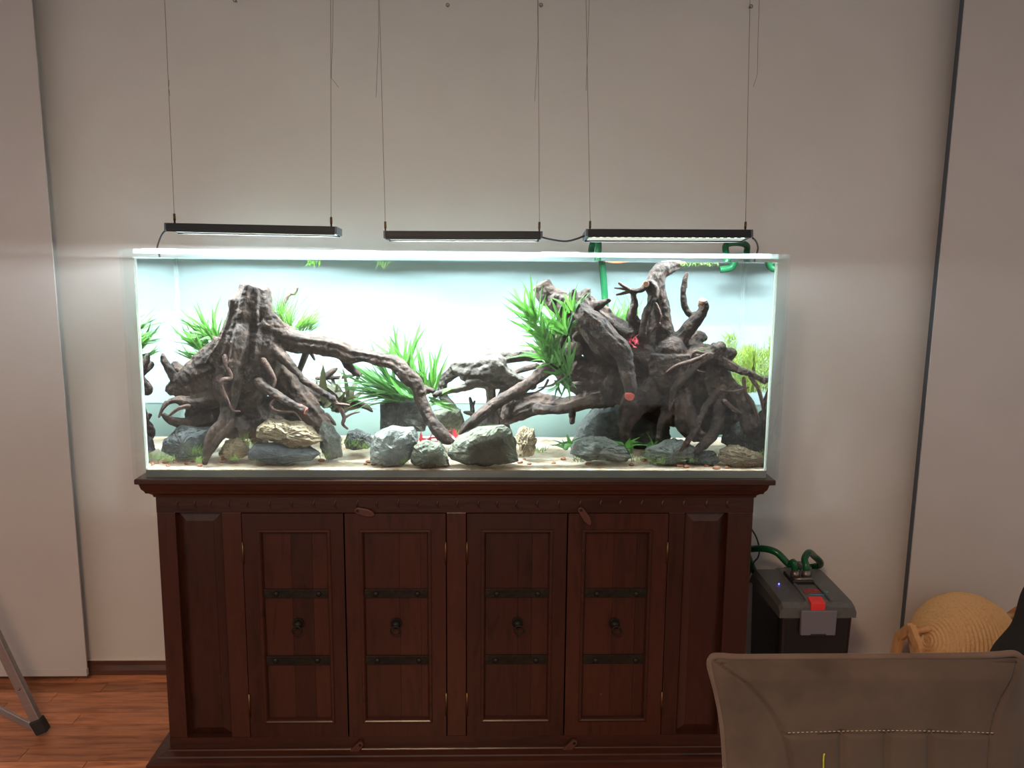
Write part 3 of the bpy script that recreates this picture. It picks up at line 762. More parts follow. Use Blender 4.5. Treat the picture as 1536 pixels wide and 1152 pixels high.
RTN = [
    [(946, 436, .155, 4), (938, 431, .152, 3.2), (929, 425, .15, 2.2)],
    [(942, 435, .155, 2.6), (933, 433, .15, 1.8), (922, 432, .15, 1.2)],
    [(944, 437, .155, 3), (934, 440, .15, 2.2), (925, 442, .15, 1.5)],
    [(983, 456, .15, 3), (990, 474, .145, 2.4), (985, 488, .15, 1.6)],
    [(1026, 432, .20, 4), (1027, 420, .20, 3.4), (1030.5, 410, .20, 2.4)],
    [(1044, 470, .195, 3.5), (1037, 473, .20, 4.6)],
    [(1060, 532, .12, 4), (1040, 541, .11, 3.6), (1015, 549, .10, 3), (1000, 559, .10, 1.8)],
    [(1142, 569, .10, 4), (1150, 576, .10, 3), (1155, 582, .10, 1.6)],
    [(1125, 564, .11, 3.6), (1138, 584, .10, 3), (1146, 615, .10, 2.8), (1152, 657, .10, 1.4)],
    [(1116, 568, .12, 3), (1119, 590, .115, 2.6), (1133, 615, .11, 2.6), (1138, 631, .11, 1.4)],
    [(1082, 586, .11, 2.4), (1100, 587, .10, 1.8), (1123, 581, .10, 1.1)],
    [(1086, 602, .11, 4.5), (1098, 612, .10, 3.4), (1112, 621, .10, 2)],
    [(1009, 598, .10, 4), (1006, 610, .10, 2.6), (1005, 616, .10, 1.6)],
    [(1030, 664, .07, 4), (1019, 679, .065, 2.4)],
    [(806, 549, .24, 4.5), (786, 554, .25, 4.2), (770, 560, .26, 2.6)],
    [(1037, 548, .11, 2.6), (1046, 556, .11, 2.4), (1058, 559, .11, 1.4)],
    [(740, 615, .11, 3), (748, 625, .11, 2), (754, 632, .11, 1.2)],
    [(822, 570, .12, 2), (815, 582, .11, 1.6), (800, 590, .11, 1)],
    [(845, 560, .12, 2), (830, 576, .11, 1.6), (808, 582, .11, 1)],
    [(952, 604, .12, 2.4), (957, 611, .11, 1)],
    [(990, 485, .14, 2), (978, 497, .14, 1.4), (972, 510, .14, 1)],
    [(1058, 530, .12, 2.4), (1042, 528, .12, 2.6), (1036, 538, .12, 1.4)],
]
driftwood('driftwood_root', 'big tangled driftwood root with upright trunk and many splayed legs', RTK, RTN, 'wood', seed=2,
          cuts=((944, 595, .066, 7, (-.25, -.9, -.5), 'cut'), (812, 426, .20, 13, (-.5, -.2, 1), 'wood'), (1054, 450, .168, 5.6, (0, -.5, 1), 'cut_pale'),
                (969, 426, .155, 4.6, (-.1, -1, .1), 'cut_pale')))

AR = [
    [(845, 530, .31, 13), (824, 530, .32, 14), (789, 530, .32, 13), (757, 533, .31, 12), (735, 535, .30, 11), (704, 542, .29, 8), (686, 543, .28, 6)],
    [(682, 549, .24, 9), (700, 552, .23, 14), (718, 553, .22, 17), (740, 549, .22, 18), (754, 564, .22, 15), (778, 573, .22, 9.5), (800, 577, .23, 7)],
    [(742, 535, .24, 8), (748, 545, .22, 12)],
    [(690, 552, .25, 10), (676, 562, .26, 8), (664, 572, .27, 8)],
    [(652, 592, .19, 3.5), (668, 588, .20, 4.4), (685, 585, .20, 5), (700, 580, .21, 5.2), (716, 576, .21, 5.8), (733, 578, .22, 6.6), (757, 577, .22, 6.5), (775, 577, .23, 6)],
    [(733, 576, .22, 9), (736, 590, .23, 7), (736, 603, .24, 6), (733, 640, .24, 8)],
    [(760, 570, .23, 9), (758, 587, .24, 8.5), (750, 612, .25, 10), (747, 632, .25, 10), (747, 645, .25, 9)],
    [(700, 562, .23, 14), (728, 566, .23, 13), (752, 570, .23, 12)],
    [(664, 574, .27, 8), (664, 592, .27, 8), (674, 608, .26, 7), (688, 625, .25, 5), (694, 634, .25, 3.5)],
    [(742, 630, .25, 8), (720, 640, .25, 8), (700, 645, .24, 6)],
]
AN = [[(709, 624, .26, 4), (708, 610, .26, 3.4), (705, 597, .26, 2)], [(709, 620, .26, 3.6), (701, 619, .26, 3), (696, 618, .26, 1.8)],
      [(708, 612, .26, 2.4), (712, 602, .26, 1.6)], [(700, 574, .20, 3.6), (716, 571, .20, 3), (726, 576, .20, 2)]]
driftwood('driftwood_log', 'low grey driftwood log on arched legs behind the slanting root', AR, AN, 'wood_grey', seed=3)

# ---------------------------------------------------------------- stones
def stone(name, poly, Y, T, m, label, seed, amp=0.10, strata=False, n=84, rings=(-1, -.86, -.62, -.3, 0, .35, .7, .92, 1), group=None):
    pts = []
    P = [np.array(p, float) for p in poly]
    L = [np.linalg.norm(P[(i + 1) % len(P)] - P[i]) for i in range(len(P))]; tot = sum(L)
    for k in range(n):
        s = tot * k / n; i = 0
        while s > L[i]: s -= L[i]; i += 1
        q = P[i] + (P[(i + 1) % len(P)] - P[i]) * s / L[i]
        pts.append(wat(q[0], q[1], Y))
    pts = np.array(pts); c = pts.mean(0); size = (pts.max(0) - pts.min(0))[[0, 2]].max()
    prof = {-1: .0, -.86: .55, -.62: .84, -.3: .97, 0: 1.0, .35: .96, .7: .8, .92: .5, 1: .0}
    vs = []; nr = len(rings); R = [r for r in rings]
    fine = []
    for i in range(nr - 1):
        for t in (0, .34, .67):
            a, b = R[i], R[i + 1]; fine.append((a + (b - a) * t, prof[a] + (prof[b] - prof[a]) * t))
    fine.append((1, 0.0)); fine[0] = (-1, 0.0)
    off = Vector((seed * 3.7, seed * 1.3, seed * 7.1))
    for d, s in fine:
        s = max(s, 0.02)
        for p in pts:
            v = Vector((c[0] + (p[0] - c[0]) * s, Y + d * T, c[2] + (p[2] - c[2]) * s))
            dv = v - Vector((c[0], Y, c[2])); dv = dv.normalized() if dv.length else Vector((0, -1, 0))
            u = v * (3.2 / size)
            k = noise.noise(u + off) * 0.9 + 0.6 * (noise.voronoi(u * 1.6 + off)[0][0] - 0.4) + 0.40 * noise.noise(u * 3.4 + off) + 0.28 * (0.5 - 2 * abs(noise.noise(u * 5.5 + off))) + 0.16 * noise.noise(u * 12 + off)
            if strata: k += 0.5 * (abs((v.z * 70 + 2 * noise.noise(u * .8 + off)) % 1 - 0.5) - .25)
            w = 0.35 if abs(d) < 0.2 else 1.0           # keep the outline, roughen the faces
            v += dv * k * amp * size * w
            vs.append((v.x, min(max(v.y, WATER_Y + 0.003), 0.436), max(v.z, 0.8925)))
    fs = [(r * n + k, r * n + (k + 1) % n, (r + 1) * n + (k + 1) % n, (r + 1) * n + k) for r in range(len(fine) - 1) for k in range(n)]
    fs += [tuple(reversed(range(n))), tuple(range((len(fine) - 1) * n, len(fine) * n))]
    mb = MB().add(vs, fs, False)
    # orientation so that normals point outwards
    return tag(obj(name, mb, m), label, 'stone', group)
ST = [
    ([(242, 676), (246, 660), (272, 638), (296, 640), (314, 644), (318, 660), (300, 684), (270, 688)], .14, .06, 'rk_slate', 'dark slate-grey boulder under the stump near the end pane', .07, 0),
    ([(384, 655), (386, 640), (402, 629), (440, 632), (452, 632), (474, 648), (486, 661), (462, 668), (440, 669), (420, 662)], .085, .045, 'rk_tan', 'tan layered stone lying on top of a dark slab', .07, 1),
    ([(372, 678), (380, 666), (420, 665), (462, 670), (482, 680), (470, 690), (430, 694), (390, 690), (372, 688)], .085, .05, 'rk_slate', 'flat dark slab carrying the tan layered stone', .05, 0),
    ([(478, 650), (484, 633), (500, 638), (510, 656), (514, 684), (490, 688), (482, 672)], .14, .04, 'rk_grey', 'grey upright stone at the end of the stacked slabs', .07, 0),
    ([(330, 678), (338, 664), (356, 656), (372, 664), (374, 680), (356, 690), (334, 690)], .11, .035, 'rk_tan', 'small tan stone between the driftwood leg and the slab', .09, 1),
    ([(556, 692), (556, 668), (562, 650), (588, 638), (620, 641), (628, 658), (616, 686), (606, 697), (576, 699)], .08, .05, 'rk_grey', 'pale grey block stone below the middle fern', .055, 0),
    ([(616, 690), (620, 668), (640, 660), (660, 664), (670, 680), (674, 698), (645, 702), (622, 698)], .06, .04, 'rk_green', 'olive rounded stone wedged under the arm of driftwood', .08, 0),
    ([(672, 676), (688, 656), (716, 641), (756, 637), (768, 646), (772, 672), (779, 692), (740, 694), (700, 698), (676, 688)], .07, .06, 'rk_green', 'large dark green-grey boulder at the foot of the slanting root', .06, 0),
    ([(776, 664), (778, 648), (790, 641), (801, 644), (803, 662), (800, 682), (784, 684)], .15, .025, 'rk_holey', 'small holey tan stone beside the green-grey boulder', .14, 0),
    ([(570, 645), (570, 604), (582, 596), (630, 598), (640, 620), (638, 646)], .30, .05, 'rk_dark', 'dark block stone that the middle fern grows on', .05, 0),
    ([(648, 640), (650, 618), (672, 612), (690, 616), (695, 640), (690, 652), (660, 652)], .24, .04, 'rk_green', 'weathered stone behind the foot of the arching arm', .08, 0),
    ([(516, 664), (522, 648), (536, 644), (556, 650), (560, 668), (540, 674), (520, 672)], .20, .035, 'rk_dark', 'low dark stone behind the grass tuft', .08, 0),
    ([(854, 680), (862, 664), (886, 654), (908, 656), (936, 670), (946, 684), (936, 691), (912, 690), (880, 690)], .10, .055, 'rk_grey', 'flat grey slab below the red cut branch', .06, 1),
    ([(858, 660), (868, 636), (890, 614), (930, 606), (980, 610), (1004, 640), (1000, 672), (940, 676), (880, 672)], .33, .06, 'rk_dark', 'large dark boulder in the shade of the root', .05, 0),
    ([(964, 684), (972, 672), (1000, 661), (1026, 662), (1044, 672), (1040, 686), (1010, 693), (980, 692)], .10, .045, 'rk_grey', 'low grey slab under the thin bowed root', .07, 1),
    ([(1078, 690), (1080, 676), (1104, 668), (1136, 678), (1152, 694), (1130, 699), (1096, 699)], .075, .035, 'rk_tan', 'striped tan stone at the foot of the hollow leg', .07, 1),
    ([(1028, 694), (1044, 678), (1070, 676), (1080, 690), (1070, 697), (1040, 697)], .10, .035, 'rk_dark', 'thin dark stone between the grey slab and the striped stone', .07, 0),
    ([(1084, 664), (1090, 640), (1112, 630), (1136, 642), (1142, 672), (1112, 682)], .24, .05, 'rk_dark', 'dark boulder hidden behind the hollow root leg', .06, 0),
]
for i, (poly, Y, T, m, lab, amp, st) in enumerate(ST):
    stone('stone', poly, Y, T, m, lab, i + 3, amp, bool(st))

rr = random.Random(12)
pebs = [(207 + 18, 692), (236, 696), (248, 695), (252, 700), (262, 694), (280, 697), (290, 694), (335, 694), (376, 685), (405, 693), (300, 700), (228, 698), (483, 693), (553, 694), (560, 698), (548, 697), (634, 697), (640, 694),
        (781, 684), (786, 690), (780, 695), (794, 697), (740, 694), (763, 695), (885, 692), (895, 690), (905, 687), (882, 698), (925, 693), (938, 692), (947, 699), (966, 692), (975, 690), (1000, 694), (1005, 691), (1020, 700), (1030, 702), (1075, 704), (1060, 700), (1090, 703), (1110, 701), (845, 690), (830, 696)]
for px, py in pebs:
    # follow the sight line down to the sand
    Y = 0.03
    while Y < 0.40 and wat(px, py, Y)[2] > sand_z(*wat(px, py, Y)[:2]): Y += 0.004
    p = wat(px, py, Y); r = rr.uniform(0.0045, 0.0085)
    b = MB().sphere((0, 0, 0), r, seg=10, rings=7, sc_=(rr.uniform(1, 1.5), rr.uniform(.9, 1.2), rr.uniform(.6, .85)))
    b.v = [tuple(Vector(v) * (1 + 0.22 * noise.noise(Vector(v) * 150 + Vector((px, py, 0))))) for v in b.v]
    b.v = [(v[0] + p[0], v[1] + max(Y, 0.034), v[2] + sand_z(p[0], p[1]) + r * 0.45) for v in b.v]
    tag(obj('pebble', b, 'pebble'), 'small rounded orange-brown pebble lying loose on the sand', 'pebble', 'loose pebbles on the sand')

# ---------------------------------------------------------------- plants
def blade(bend, n=8, wav=0.0, fold=0.25, curve=0.0, twist=0.0):   # unit leaf along +z, width 1 in x, bending to +y
    vs = []; fs = []
    for i in range(n + 1):
        t = i / n
        w = 0.5 * (math.sin(math.pi * (0.06 + 0.94 * t) ** 0.75) ** 0.8 if i < n else 0.0) * (1 + wav * math.sin(t * 19))
        y = bend * t * t; z = t * (1 - 0.35 * abs(bend) * t)
        a = twist * t
        ca, sa = math.cos(a), math.sin(a)
        for s, dy in ((-1, 0.05 * fold), (0, 0), (1, 0.05 * fold)):
            vs.append((s * w * ca + curve * t * t, y + dy * (w > 0) + s * w * sa * 0.06, z))
    for i in range(n):
        for k in (0, 1):
            a = i * 3 + k; fs.append((a, a + 1, a + 4, a + 3))
    return vs, fs
def leaf_mesh(name, m, **kw):
    vs, fs = blade(**kw)
    me = bpy.data.meshes.new(name); me.from_pydata(vs, [], fs); me.polygons.foreach_set('use_smooth', [True] * len(fs))
    me.materials.append(MT[m]); me.update(); return me
LEAF = {}
for m in ('fern', 'fern_dark', 'crypt', 'redplant', 'tuft'):
    LEAF[m] = [leaf_mesh('leaf', m, bend=b, wav=w, twist=tw, curve=cv) for b, w, tw, cv in ((0.1, .12, .6, -2.2), (0.2, .16, -.7, 2.4), (-0.14, .14, 1.0, 1.0), (0.26, .1, .3, -3.6), (-0.2, .16, -1.1, 3.4), (0.05, .12, .5, 0.0))]
def put_leaf(me, base, tip, width, parent, roll):
    d = Vector(tip) - Vector(base); L = d.length; d.normalize()
    x = Vector((math.cos(roll), 0.9 * math.sin(roll), 0.15)); x = (x - d * x.dot(d)).normalized(); y = d.cross(x)
    o = bpy.data.objects.new('leaf', me); C.objects.link(o)
    o.parent = parent
    R = Matrix((x, y, d)).transposed()
    o.rotation_euler = R.to_euler(); o.location = Vector(base) - WL[parent.name]; o.scale = (width, L, L)
    return o
def clamp_in(p):
    return (min(max(p[0], -SI + .006), SI - .006), min(max(p[1], WATER_Y + .004), .434), min(p[2], WZ - .004))
def fern(label, bases, Y, nleaf, ang, length, m, seed, wpx=(4.5, 7), dY=0.06, cat='plant', name='java_fern', group=None, stem=True, bias=1.0):
    r = random.Random(seed)
    b0 = wat(*bases[0], Y)
    t = thing(name, label, cat, tuple(b0), group)
    if stem:
        pts = [wat(b[0], b[1], Y) for b in bases]
        if len(pts) == 1: pts = [pts[0] - np.array([.008, 0, .004]), pts[0] + np.array([.008, 0, 0])]
        obj('rhizome', MB().tube([tuple(p) for p in pts], 0.0035, seg=8), 'fern_dark', t)
    for i in range(nleaf):
        bx, by = r.choice(bases); bx += r.uniform(-7, 7); by += r.uniform(-5, 5)
        f = r.random() ** bias
        a = math.radians(ang[0] + (ang[1] - ang[0]) * f + r.uniform(-6, 6)); Lp = r.uniform(*length)
        y0 = Y + r.uniform(-.015, .015); y1 = Y + r.uniform(-dY, dY)
        base = clamp_in(wat(bx, by, y0)); tip = clamp_in(wat(bx + Lp * math.cos(a), by - Lp * math.sin(a), y1))
        w = r.uniform(*wpx) * mpp(bx, by, Y)
        put_leaf(r.choice(LEAF[m]), base, tip, w, t, r.uniform(-0.9, 0.9))
    return t
fern('bushy green fern growing behind the stump over its short arm', [(325, 545), (312, 548), (332, 530), (300, 520), (318, 505)], .30, 110, (75, 172), (22, 70), 'fern', 1, wpx=(3, 5), dY=.05)
fern('wide green fern on the dark block stone under the arching arm', [(612, 598), (600, 600), (625, 596), (590, 590)], .24, 66, (112, 188), (40, 104), 'fern_dark', 2, wpx=(4, 7), dY=.06)
fern('upright bright fern rising behind the bend of the arching arm', [(632, 588), (645, 590), (622, 580), (605, 560)], .26, 60, (60, 140), (28, 92), 'fern', 3, wpx=(4, 7), dY=.05)
fern('low fern sprig between the arching arm and the grey log', [(645, 600), (650, 604)], .20, 12, (-30, 50), (20, 45), 'fern', 4, wpx=(4.5, 7), dY=.03)
fern('full green fern hanging before the cut stub of the tangled root', [(838, 545), (828, 520), (845, 500), (812, 502), (850, 560), (822, 540), (800, 480)], .12, 150, (70, 185), (22, 74), 'fern', 5, wpx=(3.5, 6.5), dY=.04)
fern('fern sprouts growing over the knotted top beside the stub', [(852, 500), (860, 470)], .12, 16, (50, 130), (18, 50), 'fern', 6, wpx=(4, 6), dY=.03)
fern('sparse fern beside the green pipe behind the root', [(930, 490), (918, 484), (940, 500)], .31, 26, (10, 120), (22, 58), 'fern', 7, wpx=(3, 5), dY=.03)
fern('small drooping fern below the slanting root', [(836, 575), (850, 565)], .10, 14, (-150, -20), (14, 36), 'fern_dark', 8, wpx=(3, 5), dY=.02)
fern('brown-green broadleaf plant growing under the arching arm', [(505, 618), (490, 608), (515, 606)], .34, 26, (20, 140), (28, 62), 'crypt', 9, wpx=(8, 15), dY=.04, name='broadleaf_plant')
fern('red-leaved plant between the pale block and the arching arm', [(652, 664), (662, 662), (640, 664)], .11, 22, (30, 150), (7, 17), 'redplant', 10, wpx=(6, 10), dY=.012, name='red_plant', stem=False)
fern('tiny red sprig at the foot of the slanting root', [(683, 658)], .12, 7, (50, 130), (8, 15), 'redplant', 11, wpx=(5, 8), dY=.01, name='red_plant', stem=False)
fern('red-rooted sprig tucked in the crook of the red cut branch', [(948, 520), (952, 512)], .12, 12, (20, 170), (6, 16), 'redplant', 17, wpx=(2.5, 4.5), dY=.012, name='red_plant', stem=False)
fern('small round-leaved plant beside the flat grey slab', [(944, 684), (940, 672)], .10, 14, (20, 160), (8, 20), 'fern', 12, wpx=(6, 9), dY=.015, name='seedling_plant', stem=False)
fern('small round-leaved plant at the low grey slab', [(977, 672)], .12, 10, (30, 150), (8, 16), 'fern', 13, wpx=(6, 9), dY=.012, name='seedling_plant', stem=False)
fern('small round-leaved plant on the knob of the root', [(1064, 532)], .13, 9, (20, 160), (7, 15), 'fern', 14, wpx=(5, 8), dY=.012, name='seedling_plant', stem=False)
fern('yellowish sprig beside the striped stone near the end pane', [(1150, 694)], .08, 10, (50, 140), (10, 26), 'tuft', 15, wpx=(3, 5), dY=.012, name='seedling_plant', stem=False)
fern('dark low plant at the edge of the large dark boulder', [(850, 674), (856, 670)], .17, 12, (30, 150), (12, 24), 'fern_dark', 16, wpx=(6, 9), dY=.02, name='seedling_plant', stem=False)

def grass(name, label, base_fn, n, ang, length, m, seed, w=0.0011, dY=.04, droop=0.5, cat='plant', group=None, part=None):
    r = random.Random(seed); mb = MB()
    for i in range(n):
        bx, by, Y = base_fn(r)
        a = math.radians(r.uniform(*ang)); L = r.uniform(*length); side = 1 if math.cos(a) >= 0 else -1
        y1 = Y + r.uniform(-dY, dY); pts = []
        for k in range(6):
            t = k / 5
            px = bx + L * t * math.cos(a) + side * droop * L * 0.25 * t * t
            py = by - L * t * math.sin(a) + droop * L * 0.45 * t * t
            pts.append(clamp_in(wat(px, py, Y + (y1 - Y) * t)))
        ww = w * r.uniform(.7, 1.3); vs = []
        for k, p in enumerate(pts):
            s = ww * (1 - (k / 5) ** 2 * 0.85); ph = 0.6 * math.sin(i)
            vs += [(p[0] - s * math.cos(ph), p[1] - s * math.sin(ph), p[2]), (p[0] + s * math.cos(ph), p[1] + s * math.sin(ph), p[2])]
        mb.add(vs, [(2 * k, 2 * k + 1, 2 * k + 3, 2 * k + 2) for k in range(5)], True)
    return mb
def grass_plant(name, label, base_fn, *a, **k):
    m = a[3]
    mb = grass(name, label, base_fn, *a, **k)
    return tag(obj(name, mb, m), label, 'plant', kind=None)
grass_plant('grass_plant', 'light green grassy plant growing beside the cut top of the stump', lambda r: (r.uniform(412, 440), r.uniform(478, 496), .23), 105, (58, 126), (18, 66), 'grass', 21, w=.0011, droop=.3)
grass_plant('grass_plant', 'light green grassy plant arching over the start of the long arm', lambda r: (r.uniform(440, 468), r.uniform(484, 498), .21), 150, (5, 82), (20, 72), 'grass', 22, w=.0011, droop=.75)
grass_plant('thin_grass', 'thin pale grass blades behind the forked twig', lambda r: (r.uniform(935, 965), r.uniform(480, 500), .34), 26, (55, 150), (30, 80), 'grass', 23, w=.0009, droop=.25)
grass_plant('moss_cushion', 'fluffy yellow-green moss behind the splayed root legs near the end pane', lambda r: (r.uniform(1088, 1168), r.uniform(530, 590), r.uniform(.24, .36)), 1700, (15, 165), (9, 28), 'moss', 24, w=.0011, droop=.5, dY=.02)
grass_plant('moss_tip', 'pale moss tip sticking up beside the moss cushion', lambda r: (r.uniform(1085, 1104), r.uniform(505, 535), .27), 150, (30, 150), (6, 18), 'moss', 25, w=.001, droop=.4, dY=.012)
for i, (px, py, Y, s, lab) in enumerate((
        (238, 688, .07, 22, 'grass tuft beside the slate-grey boulder at the end pane'), (255, 690, .06, 13, 'low pale grass tuft in front of the slate-grey boulder'),
        (296, 681, .085, 22, 'narrow green sprout between boulder and driftwood leg'), (300, 692, .05, 12, 'short grass tuft at the foot of the driftwood leg'),
        (488, 686, .10, 15, 'round grass tuft in front of the grey upright stone'), (605, 694, .045, 15, 'bright grass tuft in front of the pale grey block'),
        (523, 668, .13, 24, 'taller grass tuft in front of the low dark stone'), (545, 672, .14, 10, 'sparse grass beside the pale grey block'),
        (366, 662, .12, 16, 'dark grass tuft beside the tan layered stone'), (352, 690, .06, 11, 'low grass at the small tan stone'), (386, 692, .055, 9, 'tiny grass sprout in front of the flat dark slab'),
        (868, 692, .06, 14, 'grass tuft before the flat grey slab'), (812, 678, .10, 12, 'sparse pale grass beside the holey stone'), (956, 692, .07, 18, 'dense grass tuft between the two grey slabs'),
        (985, 696, .055, 20, 'long grass tuft before the low grey slab'), (1022, 690, .07, 11, 'dark grass tuft under the thin bowed root'), (1040, 692, .065, 11, 'low grass before the thin dark stone'),
        (690, 651, .14, 10, 'grass sprout at the foot of the slanting root'), (375, 668, .095, 14, 'leafy sprout at the corner of the flat slab'))):
    grass_plant('grass_tuft', lab, (lambda px, py, Y, s: (lambda r: (px + r.uniform(-s * .55, s * .55), py + r.uniform(-2, 2), Y + r.uniform(-.008, .008))))(px, py, Y, s),
                26, (30, 150), (s * .4, s * 1.15), 'tuft', 40 + i, w=.0007, droop=.3, dY=.012)
grass_plant('floating_moss', 'brownish moss floating at the water line behind the trunk tip', lambda r: (r.uniform(1020, 1078), r.uniform(391, 395), .2), 110, (-170, -10), (2, 7), 'tuft', 70, w=.0012, dY=.01)
grass_plant('floating_weed', 'small white-green weed floating at the water line over the grassy plant', lambda r: (r.uniform(462, 480), 391, .12), 14, (-150, -40), (4, 12), 'grass', 71, w=.002, dY=.01)
grass_plant('floating_sprig', 'thin green sprig floating at the water line over the arching arm', lambda r: (r.uniform(566, 588), 392, .12), 16, (-175, -60), (3, 12), 'tuft', 72, w=.0009, dY=.01)
def floating_leaf():
    a = wat(903, 391, .15); b = wat(950, 390, .15); mb = MB(); vs = []
    for i in range(9):
        t = i / 8; p = a + (b - a) * t; w = .014 * math.sin(math.pi * t) ** .8 + .0004
        for s in (-1, 0, 1): vs.append((p[0], p[1] + s * w, min(WZ - .002, p[2] - .008 * math.sin(math.pi * t) * (1 if s == 0 else .4))))
    mb.add(vs, [(i * 3 + k, i * 3 + k + 1, i * 3 + k + 4, i * 3 + k + 3) for i in range(8) for k in (0, 1)], True)
    tag(obj('dead_leaf', mb, 'dry_leaf'), 'dry brown leaf floating on the water beside the green pipe', 'leaf')
floating_leaf()

# ---------------------------------------------------------------- light bars
def cable_path(pix): return [tuple(q[:3]) for q in smooth_path([tuple(hit(a, b, Y)) for a, b, Y in pix], 6)]
def light_bar(p0, p1, wires, label, tilt, cable, tails, power, Y=0.19, back=False):
    a = Vector(hit(*p0, Y - 0.045)); b = Vector(hit(*p1, Y - 0.045)); a.y = b.y = Y
    mid = (a + b) / 2; L = (b - a).length
    ax = (b - a).normalized(); t_ = math.radians(tilt)
    up = Vector((0, -math.sin(t_), math.cos(t_))); up = (up - ax * up.dot(ax)).normalized(); sd = up.cross(ax)   # sd points away from the camera
    M3 = Matrix((ax, sd, up)).transposed().to_4x4(); M3.translation = mid
    t = thing('light_bar', label, 'lamp', tuple(mid - Vector((0, 0, .01))))
    h, w = 0.0105, 0.045
    obj('housing', MB().box(-L / 2 + .006, L / 2 - .006, -w, w, -h + .003, h).xf(M3), 'alu_black', t, bevel=0.0015)
    for s in (-1, 1):
        x0, x1 = sorted((s * (L / 2 - .006), s * L / 2))
        obj('end_cap', MB().box(x0, x1, -w, w, -h, h).xf(M3), 'alu_grey', t, bevel=0.001)
    for s in (-1, 1):                                   # lips that shade the recessed diodes
        y0, y1 = sorted((s * (w - .003), s * w))
        obj('housing_lip', MB().box(-L / 2 + .006, L / 2 - .006, y0, y1, -h - .003, -h + .003).xf(M3), 'alu_black', t)
    obj('light_strip', MB().box(-L / 2 + .012, L / 2 - .012, -w + .012, w - .012, -h + .0005, -h + .003).xf(M3), 'lamp_white', t)
    for i in range(22):
        x = -L / 2 + .025 + (L - .05) * i / 21
        obj('diode', MB().box(x - .0045, x + .0045, -w + .010, -w + .018, -h - .0008, -h + .003).xf(M3), 'led', t)
    ld = bpy.data.lights.new('led_light', 'AREA'); ld.shape = 'RECTANGLE'; ld.size = L * .92; ld.size_y = .05
    ld.energy = LED_POWER * power; ld.color = (0.82, 0.93, 1.0)
    lo = bpy.data.objects.new('led_light', ld); C.objects.link(lo); lo.parent = t
    Ml = M3.copy(); Ml.translation = M3 @ Vector((0, 0.006, -h - .0012)) - WL[t.name]
    lo.matrix_local = Ml
    for (wx, wy), (tx, ty) in wires:
        q = Vector(hit(wx, wy, Y)); q = mid + ax * ((q - mid).dot(ax)) + up * h
        gt = q + Vector((0, 0, 0.030))
        obj('wire_grip', MB().tube([tuple(q), tuple(q + Vector((0, 0, .010))), tuple(q + Vector((0, 0, .0105))), tuple(gt)], [.0026, .0026, .0036, .0034], seg=10), 'brass', t)
        d = Vector(hit(tx, ty, Y)) - gt; top = gt + d * ((2.62 - gt.z) / d.z)
        obj('suspension_wire', MB().tube([tuple(gt), tuple(top)], 0.0007, seg=6), 'wire', t)
    for tail in tails: obj('wire_tail', MB().tube([tuple(hit(x, y, Y)) for x, y in tail], 0.0006, seg=6), 'wire', t)
    if cable:
        pts = [tuple(hit(a, b, yy)) for a, b, yy in cable]
        if back: pts += [(pts[-1][0], .505, 1.30), (pts[-1][0] * .97, .505, .80), (pts[-1][0] * .92, .505, .30), (pts[-1][0] * .9, .50, .02)]
        obj('power_cable', MB().tube([tuple(q) for q in smooth_path(pts, 6)], 0.0028, seg=8), 'cable', t)
    return t
light_bar((246, 341), (505, 346.5), (((262, 336), (247, 0)), ((497, 341), (496, 0))), 'black LED light bar hanging over the driftwood stump', -3,
          [(249, 345, .19), (243, 352, .22), (238, 364, .30), (236, 374, .42), (240, 390, .49)],
          [[(254, 120, ), (253, 132), (255, 144)], [(500, -60), (499, 60), (497, 108), (497, 117), (508, 131)]], 1.0, back=True)
light_bar((575, 353), (814, 353.5), (((578, 347), (569, 0)), ((809, 348), (807, 0))), 'black LED light bar hanging over the bend of the arching arm', -3,
          [(813, 356, .19), (825, 359, .19), (848, 362, .19), (866, 358, .19), (880, 352, .19)],
          [[(567, -60), (568, 50), (564, 146)], [(806, -60), (807, 60), (802, 152)]], 1.15)
light_bar((879, 352), (1130, 353), (((885, 346), (879, 0)), ((1118, 347), (1125, 0))), 'black LED light bar with its lit diodes showing, hung over the tangled root', -8,
          [(1129, 357, .19), (1134, 362, .24), (1137, 372, .36), (1134, 384, .48), (1132, 390, .495)],
          [[(886, -60), (882, 60), (879, 136)], [(1141, -60), (1137, 60), (1136, 112), (1130, 130)]], 0.50, back=True)

# ---------------------------------------------------------------- hoses and pipes at the tank
def pipe(name, label, pts, r, m='hose', cat='hose'):
    return tag(obj(name, MB().tube([tuple(q) for q in smooth_path(pts, 8)], r, seg=14), m), label, cat)
hx = float(hit(894, 370, .44)[0])
in_top = wat(903, 394, .41); in_bot = wat(908, 462, .41); in_end = wat(912, 610, .41)
pipe('intake_pipe', 'green intake pipe hooked over the back rim behind the root', [
    (hx - .01, .505, 0.96), (hx - .01, .505, 1.40), (hx - .008, .503, 1.50), (hx - .004, .485, 1.537), (hx, .45, 1.548), (hx + .005, .420, 1.530), (in_top[0], .412, 1.49),
    tuple(in_top), tuple(in_bot), tuple(in_end)], .0105)
a0 = hit(1127, 377, .44); tp = hit(1107, 361, .40); b0 = hit(1086, 377, .38)
s0 = wat(1101, 392, .34); s1 = wat(1097, 401, .34); s2 = wat(1080, 404.5, .34)
pipe('outlet_pipe', 'green curved return pipe hooked over the rim near the end pane', [
    (a0[0] + .01, .505, 1.00), (a0[0] + .008, .505, 1.42), (a0[0] + .002, .495, 1.50), (a0[0] - .008, .47, 1.530), (tp[0], .43, tp[2] - .006), (b0[0] + .008, .39, 1.527), (b0[0] + .006, .365, 1.49),
    tuple(s0 + np.array([0.004, 0, .006])), tuple(s1), tuple(s2)], .0105)

